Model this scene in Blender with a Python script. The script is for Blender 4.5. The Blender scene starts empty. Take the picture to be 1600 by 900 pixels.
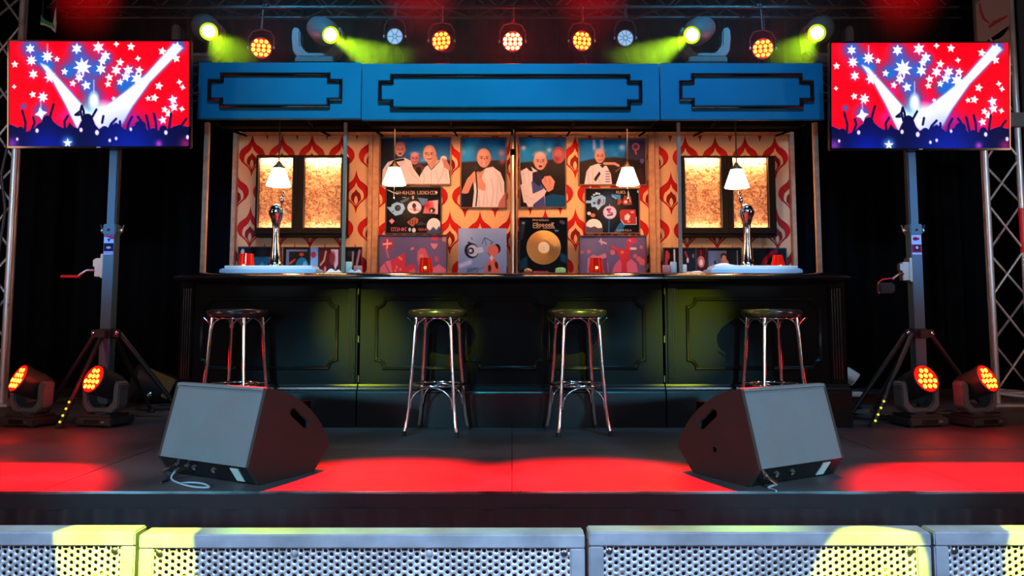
import bpy, bmesh, math, random
import numpy as np
from mathutils import Vector, Matrix, Euler, Quaternion
from mathutils.geometry import tessellate_polygon

S = bpy.context.scene
COL = S.collection
PI = math.pi
random.seed(7)
R = math.radians

# ------------------------------------------------------------------ camera
EYE = 0.753            # eye height above the stage top (stage top is z = 0)
FPX, PPX, PPY, TH = 1200.0, 800.0, 390.0, R(4.7)
cd = bpy.data.cameras.new('camera')
cd.lens = FPX / 1600 * 36; cd.sensor_width = 36; cd.shift_y = -(450 - PPY) / 1600
cd.clip_start = 0.05; cd.clip_end = 100
cam = bpy.data.objects.new('camera', cd); COL.objects.link(cam)
cam.location = (0, 0, EYE); cam.rotation_euler = (PI / 2 + TH, 0, 0)
S.camera = cam
CT, ST = math.cos(TH), math.sin(TH)

def at(px, py, Y):
    """the point seen at pixel px, py at distance Y from the camera plane"""
    t = (PPY - py) / FPX
    zc = Y * (t * CT + ST) / (CT - t * ST)
    d = Y * CT + zc * ST
    return Vector(((px - PPX) * d / FPX, Y, zc + EYE))

def on_floor(px, py, z=0.0):
    t = (PPY - py) / FPX
    Y = (z - EYE) * (CT - t * ST) / (t * CT + ST)
    return at(px, py, Y)

# ------------------------------------------------------------------ world, exposure, big lights
w = bpy.data.worlds.new('world'); S.world = w; w.use_nodes = True
bg = w.node_tree.nodes['Background']
bg.inputs[0].default_value = (0.05, 0.09, 0.2, 1); bg.inputs[1].default_value = 0.03
S.view_settings.view_transform = 'Standard'; S.view_settings.look = 'None'
S.view_settings.exposure = 0.0; S.view_settings.gamma = 1.0
S.view_settings.use_curve_mapping = False
S.cycles.max_bounces = 8; S.cycles.volume_bounces = 0
S.cycles.sample_clamp_indirect = 4.0; S.cycles.blur_glossy = 1.0

def aim(o, target):
    d = Vector(target) - o.location
    o.rotation_mode = 'QUATERNION'; o.rotation_quaternion = d.to_track_quat('-Z', 'Y')
    o.rotation_mode = 'XYZ'

def light(name, kind, loc, energy, color, target=None, size=0.1, angle=40, blend=0.5, parent=None, size_y=None):
    l = bpy.data.lights.new(name, kind); l.energy = energy; l.color = color
    if kind == 'AREA':
        l.size = size
        if size_y: l.shape = 'RECTANGLE'; l.size_y = size_y
    else:
        l.shadow_soft_size = size
    if kind == 'SPOT': l.spot_size = R(angle); l.spot_blend = blend
    o = bpy.data.objects.new(name, l); COL.objects.link(o); o.location = loc
    if target is not None: aim(o, target)
    if parent: o.parent = parent
    return o

COOL = (0.55, 0.78, 1.0)
RED = (1.0, 0.0, 0.004)
YEL = (0.8, 1.0, 0.0)
# front-of-house wash, left and right of the audience side
light('front_wash_light', 'SPOT', (-3.0, 0.0, 5.6), 650, COOL, (-1.6, 3.3, 0.1), size=0.2, angle=36, blend=0.9)
light('front_wash_light', 'SPOT', (3.0, 0.0, 5.6), 650, COOL, (1.6, 3.3, 0.1), size=0.2, angle=36, blend=0.9)
for sx in (-1, 1):   # unseen spots added to brighten floor monitors, masts, truss towers and overhead movers
    light('monitor_fill_light', 'SPOT', (sx * 2.6, -2.4, 1.35), 1150, (0.16, 0.7, 1.0), (sx * 1.36, 3.45, 0.25), size=0.1, angle=14, blend=0.6)
    light('tower_fill_light', 'SPOT', (sx * 2.4, -1.5, 3.2), 900, (0.45, 0.75, 1.0), (sx * 4.15, 6.3, 1.7), size=0.2, angle=17, blend=0.9)
    light('mast_fill_light', 'SPOT', (sx * 3.4, -1.0, 1.6), 1500, (0.06, 0.5, 1.0), (sx * 2.87, 5.5, 1.45), size=0.2, angle=12, blend=0.9)
    light('mover_fill_light', 'SPOT', (sx * 3.2, 3.0, 5.8), 1300, (0.08, 0.55, 1.0), (sx * 1.75, 6.5, 3.2), size=0.2, angle=26, blend=0.9)
for hx, he, hc in ((-2.0, 400, (0.04, 0.5, 1.0)), (-0.75, 1200, (0.03, 0.75, 1.0)), (0.55, 500, (0.08, 0.5, 1.0)), (1.2, 560, (0.03, 0.6, 1.0)), (2.1, 330, (0.16, 0.45, 1.0))):
    light('front_header_light', 'SPOT', (hx, 2.9, 5.9), he, hc, (hx * .95, 5.5, 2.35), size=0.2, angle=40, blend=1.0)
for sx in (-1, 1):   # unseen blue-white spots added to brighten the beer taps and trays
    light('tap_fill_light', 'SPOT', (sx * 1.0, -1.2, 3.1), 1300, (0.6, 0.82, 1.0), (sx * 1.62, 5.36, 1.16), size=0.12, angle=6.5, blend=0.7)
# unseen warm strips and cool panels added for the chrome to reflect
for sx in (-1, 1):
    light('side_fill_light', 'AREA', (sx * 5.6, 2.2, 1.9), 38, (1.0, 0.5, 0.3), (sx * .5, 5.0, 0.6), size=0.35, size_y=2.4)
    light('front_fill_light', 'AREA', (sx * 1.9, -2.6, 1.4), 34, (0.55, 0.75, 1.0), (sx * 1.0, 5.0, 0.5), size=0.7, size_y=0.7)
# red wash from an upstage truss above the frame
for x, tx, e, an in ((-3.5, -2.55, 26520, 15), (-0.75, -0.55, 21420, 15), (0.75, 0.35, 21420, 15), (3.3, 2.25, 25500, 15), (-4.2, -3.4, 5000, 13)):
    light('red_back_light', 'SPOT', (x, 6.7, 5.6), e, RED if tx != -3.4 else (1.0, 0.1, 0.01), (tx, 3.2, 0.0), size=0.04, angle=an, blend=0.5)
# yellow moving spots from the front truss: patches on the bar front and on the barrier
light('yellow_front_light', 'SPOT', (-3.6, -1.0, 4.2), 11000, YEL, (-1.0, 5.16, 0.58), size=0.05, angle=5.4, blend=1.0)
light('yellow_front_light', 'SPOT', (3.6, -1.0, 4.2), 11000, YEL, (1.16, 5.16, 0.62), size=0.05, angle=5.4, blend=1.0)
light('yellow_front_light', 'SPOT', (-1.2, -1.0, 4.2), 4500, YEL, (-0.42, 5.16, 0.6), size=0.05, angle=4, blend=1.0)
light('yellow_front_light', 'SPOT', (1.2, -1.0, 4.2), 4500, YEL, (0.42, 5.16, 0.6), size=0.05, angle=4, blend=1.0)
light('yellow_barrier_light', 'SPOT', (-1.4, -1.8, 4.0), 15000, YEL, (-0.83, 1.72, 0.235), size=0.01, angle=3.3, blend=0.1)
light('yellow_barrier_light', 'SPOT', (1.9, -1.8, 4.0), 15000, YEL, (0.76, 1.70, 0.145), size=0.01, angle=2.7, blend=0.1)
light('yellow_barrier_light', 'SPOT', (2.4, -1.8, 4.0), 15000, YEL, (1.15, 1.72, 0.22), size=0.01, angle=2.0, blend=0.1)
for bx in (-0.9, 0.9):
    light('front_barrier_light', 'SPOT', (bx, -0.5, 2.5), 620, (0.45, 0.66, 1.0), (bx, 1.7, -.85), size=0.2, angle=50, blend=0.5)

# ------------------------------------------------------------------ materials
def mat(name, color=(0.5, 0.5, 0.5), rough=0.5, metal=0.0, emit=None, estr=1.0, bump=0.0, bscale=200.0, vary=0.0, vscale=6.0, **kw):
    m = bpy.data.materials.new(name); m.use_nodes = True
    nt = m.node_tree; b = nt.nodes['Principled BSDF']
    b.inputs['Base Color'].default_value = (*color, 1)
    b.inputs['Roughness'].default_value = rough; b.inputs['Metallic'].default_value = metal
    if emit: b.inputs['Emission Color'].default_value = (*emit, 1); b.inputs['Emission Strength'].default_value = estr
    for k, v in kw.items():
        b.inputs[k.replace('_', ' ')].default_value = v
    if bump or vary:
        tc = nt.nodes.new('ShaderNodeTexCoord')
    if bump:
        n = nt.nodes.new('ShaderNodeTexNoise'); n.inputs['Scale'].default_value = bscale; n.inputs['Detail'].default_value = 3
        bp = nt.nodes.new('ShaderNodeBump'); bp.inputs['Strength'].default_value = bump; bp.inputs['Distance'].default_value = 0.002
        nt.links.new(tc.outputs['Object'], n.inputs['Vector']); nt.links.new(n.outputs[0], bp.inputs['Height'])
        nt.links.new(bp.outputs[0], b.inputs['Normal'])
    if vary:
        n = nt.nodes.new('ShaderNodeTexNoise'); n.inputs['Scale'].default_value = vscale; n.inputs['Detail'].default_value = 6
        mr = nt.nodes.new('ShaderNodeMapRange'); mr.inputs['From Min'].default_value = 0.3; mr.inputs['From Max'].default_value = 0.7
        mr.inputs['To Min'].default_value = 1 - vary; mr.inputs['To Max'].default_value = 1 + vary
        mx = nt.nodes.new('ShaderNodeVectorMath'); mx.operation = 'SCALE'; mx.inputs[0].default_value = color
        nt.links.new(tc.outputs['Object'], n.inputs['Vector']); nt.links.new(n.outputs[0], mr.inputs['Value'])
        nt.links.new(mr.outputs[0], mx.inputs['Scale']); nt.links.new(mx.outputs[0], b.inputs['Base Color'])
        mr2 = nt.nodes.new('ShaderNodeMapRange'); mr2.inputs['From Min'].default_value = 0.3; mr2.inputs['From Max'].default_value = 0.7
        mr2.inputs['To Min'].default_value = max(rough - 0.12, 0.02); mr2.inputs['To Max'].default_value = min(rough + 0.12, 1)
        nt.links.new(n.outputs[0], mr2.inputs['Value']); nt.links.new(mr2.outputs[0], b.inputs['Roughness'])
    return m

M = {}
M['deck'] = mat('deck', (0.055, 0.055, 0.062), 0.55, bump=0.35, bscale=90, vary=0.35, vscale=2.2)
M['ground'] = mat('ground', (0.03, 0.03, 0.032), 0.8, vary=0.3)
M['wall'] = mat('venue_wall', (0.003, 0.003, 0.004), 0.9)
M['cloth'] = mat('black_cloth', (0.0022, 0.0022, 0.003), 0.95, Specular_IOR_Level=0.1)
M['skirt'] = mat('skirt_cloth', (0.007, 0.008, 0.011), 0.9, Sheen_Weight=0.3, Sheen_Roughness=0.4)
M['header'] = mat('header_paint', (0.003, 0.155, 0.3), 0.5, bump=0.05, bscale=40, vary=0.06, vscale=3, Specular_IOR_Level=0.25)
M['gloss_black'] = mat('gloss_black', (0.006, 0.006, 0.007), 0.16, Coat_Weight=0.6, Coat_Roughness=0.08)
M['bar_black'] = mat('bar_black', (0.0048, 0.0046, 0.0044), 0.45, Specular_IOR_Level=0.07, bump=0.08, bscale=60, vary=0.12, vscale=4)
M['mould_black'] = mat('mould_black', (0.007, 0.007, 0.0075), 0.25, Specular_IOR_Level=0.4)
M['chrome'] = mat('chrome', (0.82, 0.82, 0.84), 0.12, 1.0)
M['chrome_soft'] = mat('chrome_soft', (0.55, 0.53, 0.52), 0.28, 1.0)
M['post_metal'] = mat('post_metal', (0.3, 0.24, 0.2), 0.5, 0.4)
M['seat_vinyl'] = mat('seat_vinyl', (0.07, 0.07, 0.08), 0.24, 0.7)
M['rubber'] = mat('rubber', (0.01, 0.01, 0.01), 0.7)
M['steel'] = mat('galvanised_steel', (0.62, 0.64, 0.68), 0.45, 0.4, vary=0.25, vscale=14)
M['steel_frame'] = mat('steel_frame', (0.42, 0.45, 0.5), 0.42, 0.4, vary=0.3, vscale=9)
M['alu'] = mat('aluminium', (0.6, 0.62, 0.66), 0.38, 0.6, vary=0.1, vscale=8)
M['pole_grey'] = mat('pole_grey', (0.06, 0.13, 0.19), 0.38, 0.3)
M['edge_alu'] = mat('glint_edge', (0.3, 0.31, 0.34), 0.35, 0.8, vary=0.75, vscale=2.5)  # patchy tone puts partial glints along the edge into the colour
M['dark_metal'] = mat('dark_metal', (0.03, 0.03, 0.035), 0.4, 0.5)
M['fixture'] = mat('fixture_plastic', (0.03, 0.03, 0.033), 0.42)
M['fixture_grey'] = mat('fixture_grey', (0.1, 0.11, 0.12), 0.45)
M['truss_black'] = mat('truss_black', (0.03, 0.03, 0.032), 0.35, 0.6)
M['wood'] = mat('timber', (0.4, 0.23, 0.14), 0.55, vary=0.25, vscale=20)
M['wood_dark'] = mat('frame_wood', (0.055, 0.03, 0.02), 0.4, vary=0.3, vscale=20)
M['frame_brown'] = mat('frame_brown', (0.16, 0.08, 0.05), 0.4, vary=0.2, vscale=20)
M['frame_black'] = mat('frame_black', (0.012, 0.012, 0.013), 0.35)
M['cab_grey'] = mat('cabinet_frame', (0.005, 0.006, 0.009), 0.6, Specular_IOR_Level=0.12)
M['spk_face'] = mat('speaker_face', (0.15, 0.17, 0.18), 0.62, bump=0.5, bscale=350, vary=0.08, vscale=10)
M['spk_side'] = mat('speaker_paint', (0.024, 0.024, 0.023), 0.6, bump=0.5, bscale=350)
M['black'] = mat('plain_black', (0.002, 0.002, 0.002), 0.9, Specular_IOR_Level=0.02)
M['white'] = mat('white_paint', (0.75, 0.75, 0.75), 0.5)
M['white_tray'] = mat('tray_white', (0.8, 0.88, 0.97), 0.35)
M['tray_blue'] = mat('tray_blue', (0.3, 0.55, 0.8), 0.35)
M['towel'] = mat('towel', (0.8, 0.78, 0.8), 0.9)
M['red_plastic'] = mat('red_plastic', (0.75, 0.01, 0.02), 0.35)
M['green'] = mat('green_strap', (0.02, 0.3, 0.12), 0.6)
M['pale'] = mat('pale_plastic', (0.5, 0.6, 0.6), 0.4)
M['khaki'] = mat('khaki_metal', (0.16, 0.13, 0.04), 0.5)
M['cable'] = mat('cable_rubber', (0.012, 0.012, 0.012), 0.5)
M['cable_grey'] = mat('cable_grey', (0.35, 0.42, 0.48), 0.45)
M['brass'] = mat('brass_dark', (0.06, 0.035, 0.02), 0.4, 0.8)
M['led_red'] = mat('led_red', (0.1, 0.0, 0.0), 0.4, emit=(1.0, 0.24, 0.02), estr=7)
M['led_hot'] = mat('led_hot', (0.1, 0.0, 0.0), 0.4, emit=(1.0, 0.5, 0.12), estr=9)
M['lens_red'] = mat('lens_red', (0.12, 0.0, 0.0), 0.25, emit=(1.0, 0.004, 0.002), estr=3.0)
M['lens_yellow'] = mat('lens_yellow', (0.3, 0.3, 0.05), 0.3, emit=(0.95, 1.0, 0.16), estr=7)
M['ring_yellow'] = mat('ring_yellow', (0.1, 0.12, 0.0), 0.3, emit=(0.55, 0.8, 0.0), estr=1.1)
M['lens_white'] = mat('lens_white', (0.4, 0.5, 0.6), 0.2, emit=(0.35, 0.55, 0.8), estr=0.55)  # faint emission put in for brightness; the overhead pale lamps are off
M['marker_yel_glow'] = mat('marker_glow', (0.2, 0.2, 0.0), 0.4, emit=(0.75, 0.8, 0.02), estr=1.0)  # emission put on tape markers for reflected yellow light; no LEDs there
M['shade'] = mat('shade_glass', (0.9, 0.85, 0.75), 0.4, emit=(1.0, 0.82, 0.6), estr=2.6)
M['candle_glass'] = mat('candle_glass', (0.4, 0.003, 0.002), 0.15, emit=(1.0, 0.01, 0.002), estr=0.28)
M['flame'] = mat('flame', (0.5, 0.2, 0.0), 0.5, emit=(1.0, 0.42, 0.03), estr=9)
M['gold'] = mat('gold_disc', (0.85, 0.6, 0.26), 0.3, 1.0)
M['paper'] = mat('paper_label', (0.75, 0.72, 0.65), 0.6)
M['glass_pink'] = mat('pink_glass', (0.8, 0.25, 0.22), 0.2)
M['glass_pale'] = mat('pale_glass', (0.8, 0.72, 0.68), 0.15)
M['glass_green'] = mat('yellow_glass', (0.5, 0.45, 0.14), 0.2)
M['banner'] = mat('banner_cloth', (0.33, 0.22, 0.2), 0.9)
M['banner_red'] = mat('banner_red', (0.35, 0.02, 0.03), 0.9)
M['slate'] = mat('slate_board', (0.05, 0.06, 0.08), 0.9)
M['sweets'] = mat('sweets', (0.8, 0.3, 0.1), 0.4)
M['cream'] = mat('cream_wax', (0.8, 0.7, 0.55), 0.5)

def attr_mat(name, emit=None, rough=0.35):
    m = bpy.data.materials.new(name); m.use_nodes = True
    nt = m.node_tree; b = nt.nodes['Principled BSDF']
    a = nt.nodes.new('ShaderNodeAttribute'); a.attribute_name = 'ink'
    b.inputs['Roughness'].default_value = rough
    if emit:
        nt.links.new(a.outputs['Color'], b.inputs['Emission Color']); b.inputs['Emission Strength'].default_value = emit
        b.inputs['Base Color'].default_value = (0.004, 0.004, 0.004, 1); b.inputs['Specular IOR Level'].default_value = 0.1
    else:
        nt.links.new(a.outputs['Color'], b.inputs['Base Color']); b.inputs['Specular IOR Level'].default_value = 0.08
    return m
M['print'] = attr_mat('printed_paper')
M['screen'] = attr_mat('lit_screen', emit=1.3, rough=0.7)

def hammered():
    m = bpy.data.materials.new('hammered_glass'); m.use_nodes = True
    nt = m.node_tree; b = nt.nodes['Principled BSDF']; L = nt.links
    tc = nt.nodes.new('ShaderNodeTexCoord')
    v = nt.nodes.new('ShaderNodeTexVoronoi'); v.inputs['Scale'].default_value = 42; v.feature = 'SMOOTH_F1'
    n = nt.nodes.new('ShaderNodeTexNoise'); n.inputs['Scale'].default_value = 34; n.inputs['Detail'].default_value = 5; n.inputs['Distortion'].default_value = 1.6
    r = nt.nodes.new('ShaderNodeValToRGB'); e = r.color_ramp.elements
    e[0].position = 0.36; e[0].color = (0.26, 0.08, 0.035, 1); e[1].position = 0.64; e[1].color = (0.85, 0.52, 0.32, 1)
    bp = nt.nodes.new('ShaderNodeBump'); bp.inputs['Strength'].default_value = 0.9; bp.inputs['Distance'].default_value = 0.006
    L.new(tc.outputs['Object'], n.inputs['Vector']); L.new(tc.outputs['Object'], v.inputs['Vector'])
    L.new(n.outputs[0], r.inputs[0]); L.new(r.outputs[0], b.inputs['Base Color'])
    ad = nt.nodes.new('ShaderNodeMath'); ad.operation = 'ADD'
    L.new(n.outputs[0], ad.inputs[0]); L.new(v.outputs['Distance'], ad.inputs[1])
    L.new(ad.outputs[0], bp.inputs['Height']); L.new(bp.outputs[0], b.inputs['Normal'])
    b.inputs['Roughness'].default_value = 0.3
    return m
M['hammered'] = hammered()

def wallpaper(name, x0, z0):
    """retro onion wallpaper; x0, z0 = one onion's peak in the panel's own coordinates"""
    m = bpy.data.materials.new(name); m.use_nodes = True
    nt = m.node_tree; b = nt.nodes['Principled BSDF']; L = nt.links
    def val(x, op, y=None, y2=None):
        n = nt.nodes.new('ShaderNodeMath'); n.operation = op
        for i, q in enumerate((x, y, y2)):
            if q is None: continue
            if isinstance(q, (int, float)): n.inputs[i].default_value = q
            else: L.new(q, n.inputs[i])
        return n.outputs[0]
    tc = nt.nodes.new('ShaderNodeTexCoord'); sp = nt.nodes.new('ShaderNodeSeparateXYZ'); L.new(tc.outputs['Object'], sp.inputs[0])
    A, B = 0.2526, 0.622
    shapes = [
        [(0, 0), (8, 1.2), (18, 5), (25, 13), (32, 19), (38, 20.5), (45, 18.5), (53, 11), (60, 4.5), (68, 1.3), (76, 0)],
        [(19, 0), (27, 1.6), (33, 6), (40, 11.5), (45, 12.2), (52, 8), (58, 3), (65, 0)],
        [(31, 0), (37, 2.5), (42, 7), (48, 8.2), (54, 5), (60, 1.3), (65, 0)],
        [(42, 0), (48, 2.5), (52, 3.1), (57, 1.2), (62, 0)]]
    res = []
    for ox, oz in ((0, 0), (A / 2, B / 2)):
        u = val(val(val(val(sp.outputs[0], 'SUBTRACT', x0 + ox), 'DIVIDE', A), 'ADD', 100.5), 'FRACT')
        u = val(val(val(u, 'SUBTRACT', 0.5), 'ABSOLUTE'), 'MULTIPLY', 2)
        v = val(val(val(val(z0 + oz, 'SUBTRACT', sp.outputs[2]), 'DIVIDE', B), 'ADD', 100.0), 'FRACT')
        row = []
        for sh in shapes:
            fc = nt.nodes.new('ShaderNodeFloatCurve'); c = fc.mapping.curves[0]
            pts = [(0, 0)] * (sh[0][0] > 0) + [(p / 115.0, q / 23.5) for p, q in sh] + [(1, 0)]
            c.points[0].location = pts[0]; c.points[1].location = pts[-1]
            for q in pts[1:-1]: c.points.new(*q)
            for p in c.points: p.handle_type = 'AUTO_CLAMPED'
            fc.mapping.update(); L.new(v, fc.inputs['Value'])
            row.append(val(fc.outputs[0], 'GREATER_THAN', val(u, 'ADD', 0.012)))
        res.append(row)
    k = [val(res[0][i], 'MAXIMUM', res[1][i]) for i in range(4)]
    cream, red, dred = (0.7, 0.46, 0.27, 1), (0.42, 0.004, 0.004, 1), (0.2, 0.003, 0.004, 1)
    prev = None
    for msk, colr in zip(k, (red, cream, dred, cream)):
        mx = nt.nodes.new('ShaderNodeMix'); mx.data_type = 'RGBA'
        if prev is None: mx.inputs[6].default_value = cream
        else: L.new(prev, mx.inputs[6])
        mx.inputs[7].default_value = colr; L.new(msk, mx.inputs[0]); prev = mx.outputs[2]
    L.new(prev, b.inputs['Base Color']); b.inputs['Roughness'].default_value = 0.6; b.inputs['Specular IOR Level'].default_value = 0.2
    return m

# ------------------------------------------------------------------ mesh builder
class MB:
    def __init__(s): s.v = []; s.f = []
    def add(s, vs, fs, mtx=None):
        o = len(s.v)
        for p in vs:
            p = Vector(p)
            s.v.append(mtx @ p if mtx is not None else p)
        s.f += [tuple(i + o for i in f) for f in fs]
        return s
    def box(s, c, d, mtx=None):
        x, y, z = d[0] / 2, d[1] / 2, d[2] / 2
        vs = [(c[0] + i * x, c[1] + j * y, c[2] + k * z) for i in (-1, 1) for j in (-1, 1) for k in (-1, 1)]
        return s.add(vs, [(0, 1, 3, 2), (4, 6, 7, 5), (0, 4, 5, 1), (2, 3, 7, 6), (0, 2, 6, 4), (1, 5, 7, 3)], mtx)
    def bb(s, x0, x1, y0, y1, z0, z1, mtx=None):
        return s.box(((x0 + x1) / 2, (y0 + y1) / 2, (z0 + z1) / 2), (abs(x1 - x0), abs(y1 - y0), abs(z1 - z0)), mtx)
    def tube(s, pts, r, n=8, cap=True, closed=False, mtx=None):
        pts = [Vector(p) for p in pts]; m = len(pts)
        rs = r if isinstance(r, (list, tuple)) else [r] * m
        prev = None; vs = []; fs = []
        for i, p in enumerate(pts):
            a = pts[(i - 1) % m] if (i > 0 or closed) else p
            b = pts[(i + 1) % m] if (i < m - 1 or closed) else p
            d = (b - a).normalized()
            if prev is None:
                up = Vector((0, 0, 1)) if abs(d.z) < 0.9 else Vector((1, 0, 0))
                e1 = d.cross(up).normalized()
            else:
                e1 = (prev - d * prev.dot(d)).normalized()
            prev = e1; e2 = d.cross(e1)
            for k in range(n):
                t = 2 * PI * k / n
                vs.append(p + (e1 * math.cos(t) + e2 * math.sin(t)) * rs[i])
        for i in range(m if closed else m - 1):
            j = (i + 1) % m
            for k in range(n):
                q = (k + 1) % n
                fs.append((i * n + k, i * n + q, j * n + q, j * n + k))
        if cap and not closed:
            fs.append(tuple(range(n))[::-1]); fs.append(tuple((m - 1) * n + k for k in range(n)))
        return s.add(vs, fs, mtx)
    def lathe(s, prof, n=24, mtx=None, cap=True):
        vs = []; fs = []
        for r, z in prof:
            for k in range(n):
                t = 2 * PI * k / n; vs.append((r * math.cos(t), r * math.sin(t), z))
        for i in range(len(prof) - 1):
            for k in range(n):
                q = (k + 1) % n
                fs.append((i * n + k, i * n + q, (i + 1) * n + q, (i + 1) * n + k))
        if cap:
            fs.append(tuple(range(n))[::-1]); fs.append(tuple((len(prof) - 1) * n + k for k in range(n)))
        return s.add(vs, fs, mtx)
    def prism(s, loops, y0, y1, mtx=None):
        """loops: outer then holes, in x/z; extruded from y0 to y1"""
        tri = tessellate_polygon([[Vector((x, z, 0)) for x, z in lp] for lp in loops])
        flat = [p for lp in loops for p in lp]; n = len(flat)
        vs = [(x, y0, z) for x, z in flat] + [(x, y1, z) for x, z in flat]
        fs = [tuple(t) for t in tri] + [tuple(i + n for i in t[::-1]) for t in tri]
        o = 0
        for lp in loops:
            k = len(lp)
            for i in range(k):
                j = (i + 1) % k
                fs.append((o + i, o + j, n + o + j, n + o + i))
            o += k
        return s.add(vs, fs, mtx)
    def mould(s, path, prof, y, mtx=None):
        """closed x/z path swept with profile (offset inward, height towards the viewer), on a plane at y"""
        n = len(path); vs = []; fs = []
        area = sum(path[i][0] * path[(i + 1) % n][1] - path[(i + 1) % n][0] * path[i][1] for i in range(n))
        sg = 1 if area > 0 else -1
        for off, h in prof:
            for i in range(n):
                p = Vector(path[i]); a = Vector(path[i - 1]); b = Vector(path[(i + 1) % n])
                d1 = (p - a).normalized(); d2 = (b - p).normalized()
                n1 = Vector((-d1.y, d1.x)) * sg; n2 = Vector((-d2.y, d2.x)) * sg
                m = (n1 + n2); m = m / max(m.dot(n1), 0.35) if m.length > 1e-6 else n1
                q = p + m * off
                vs.append((q.x, y - h, q.y))
        k = len(prof)
        for a in range(k - 1):
            for i in range(n):
                j = (i + 1) % n
                fs.append((a * n + i, a * n + j, (a + 1) * n + j, (a + 1) * n + i))
        return s.add(vs, fs, mtx)
    def build(s, name, m, parent=None, smooth=None, bev=0.0, loc=None):
        me = bpy.data.meshes.new(name)
        me.from_pydata([tuple(p) for p in s.v], [], s.f)
        bm = bmesh.new(); bm.from_mesh(me); bmesh.ops.recalc_face_normals(bm, faces=bm.faces)
        if bev:
            es = [e for e in bm.edges if len(e.link_faces) == 2 and e.calc_face_angle(0) > 0.6]
            bmesh.ops.bevel(bm, geom=es, offset=bev, segments=2, affect='EDGES', clamp_overlap=True)
        bm.to_mesh(me); bm.free()
        me.materials.append(m if not isinstance(m, str) else M[m])
        o = bpy.data.objects.new(name, me); COL.objects.link(o)
        if smooth:
            me.polygons.foreach_set('use_smooth', [True] * len(me.polygons))
            try: me.set_sharp_from_angle(angle=R(smooth))
            except Exception: pass
        if parent: o.parent = parent
        if loc: o.location = loc
        return o

def tag(o, label=None, cat=None, group=None, kind=None):
    if label: o['label'] = label
    if cat: o['category'] = cat
    if group: o['group'] = group
    if kind: o['kind'] = kind
    return o

def thing(name, loc, label, cat, group=None, rz=0.0):
    o = bpy.data.objects.new(name, None); COL.objects.link(o); o.empty_display_size = 0.1
    o.location = loc; o.rotation_euler = (0, 0, rz)
    return tag(o, label, cat, group)

def copy_tree(o, parent=None):
    c = o.copy(); COL.objects.link(c); c.parent = parent
    for ch in list(o.children): copy_tree(ch, c)
    return c

def arc(cx, cz, r, a0, a1, n=8):
    return [(cx + r * math.cos(R(a0 + (a1 - a0) * i / n)), cz + r * math.sin(R(a0 + (a1 - a0) * i / n))) for i in range(n + 1)]

def dir_mtx(loc, d, roll=0.0):
    """matrix whose local +Z runs along d"""
    q = Vector(d).to_track_quat('Z', 'Y')
    return Matrix.Translation(Vector(loc)) @ q.to_matrix().to_4x4() @ Matrix.Rotation(roll, 4, 'Z')

# ------------------------------------------------------------------ printed pictures (colour per vertex of a fine sheet)
def lin(c):
    c = np.clip(np.asarray(c, float), 0, None)
    return np.where(c <= 0.04045, c / 12.92, ((c + 0.055) / 1.055) ** 2.4)

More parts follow.
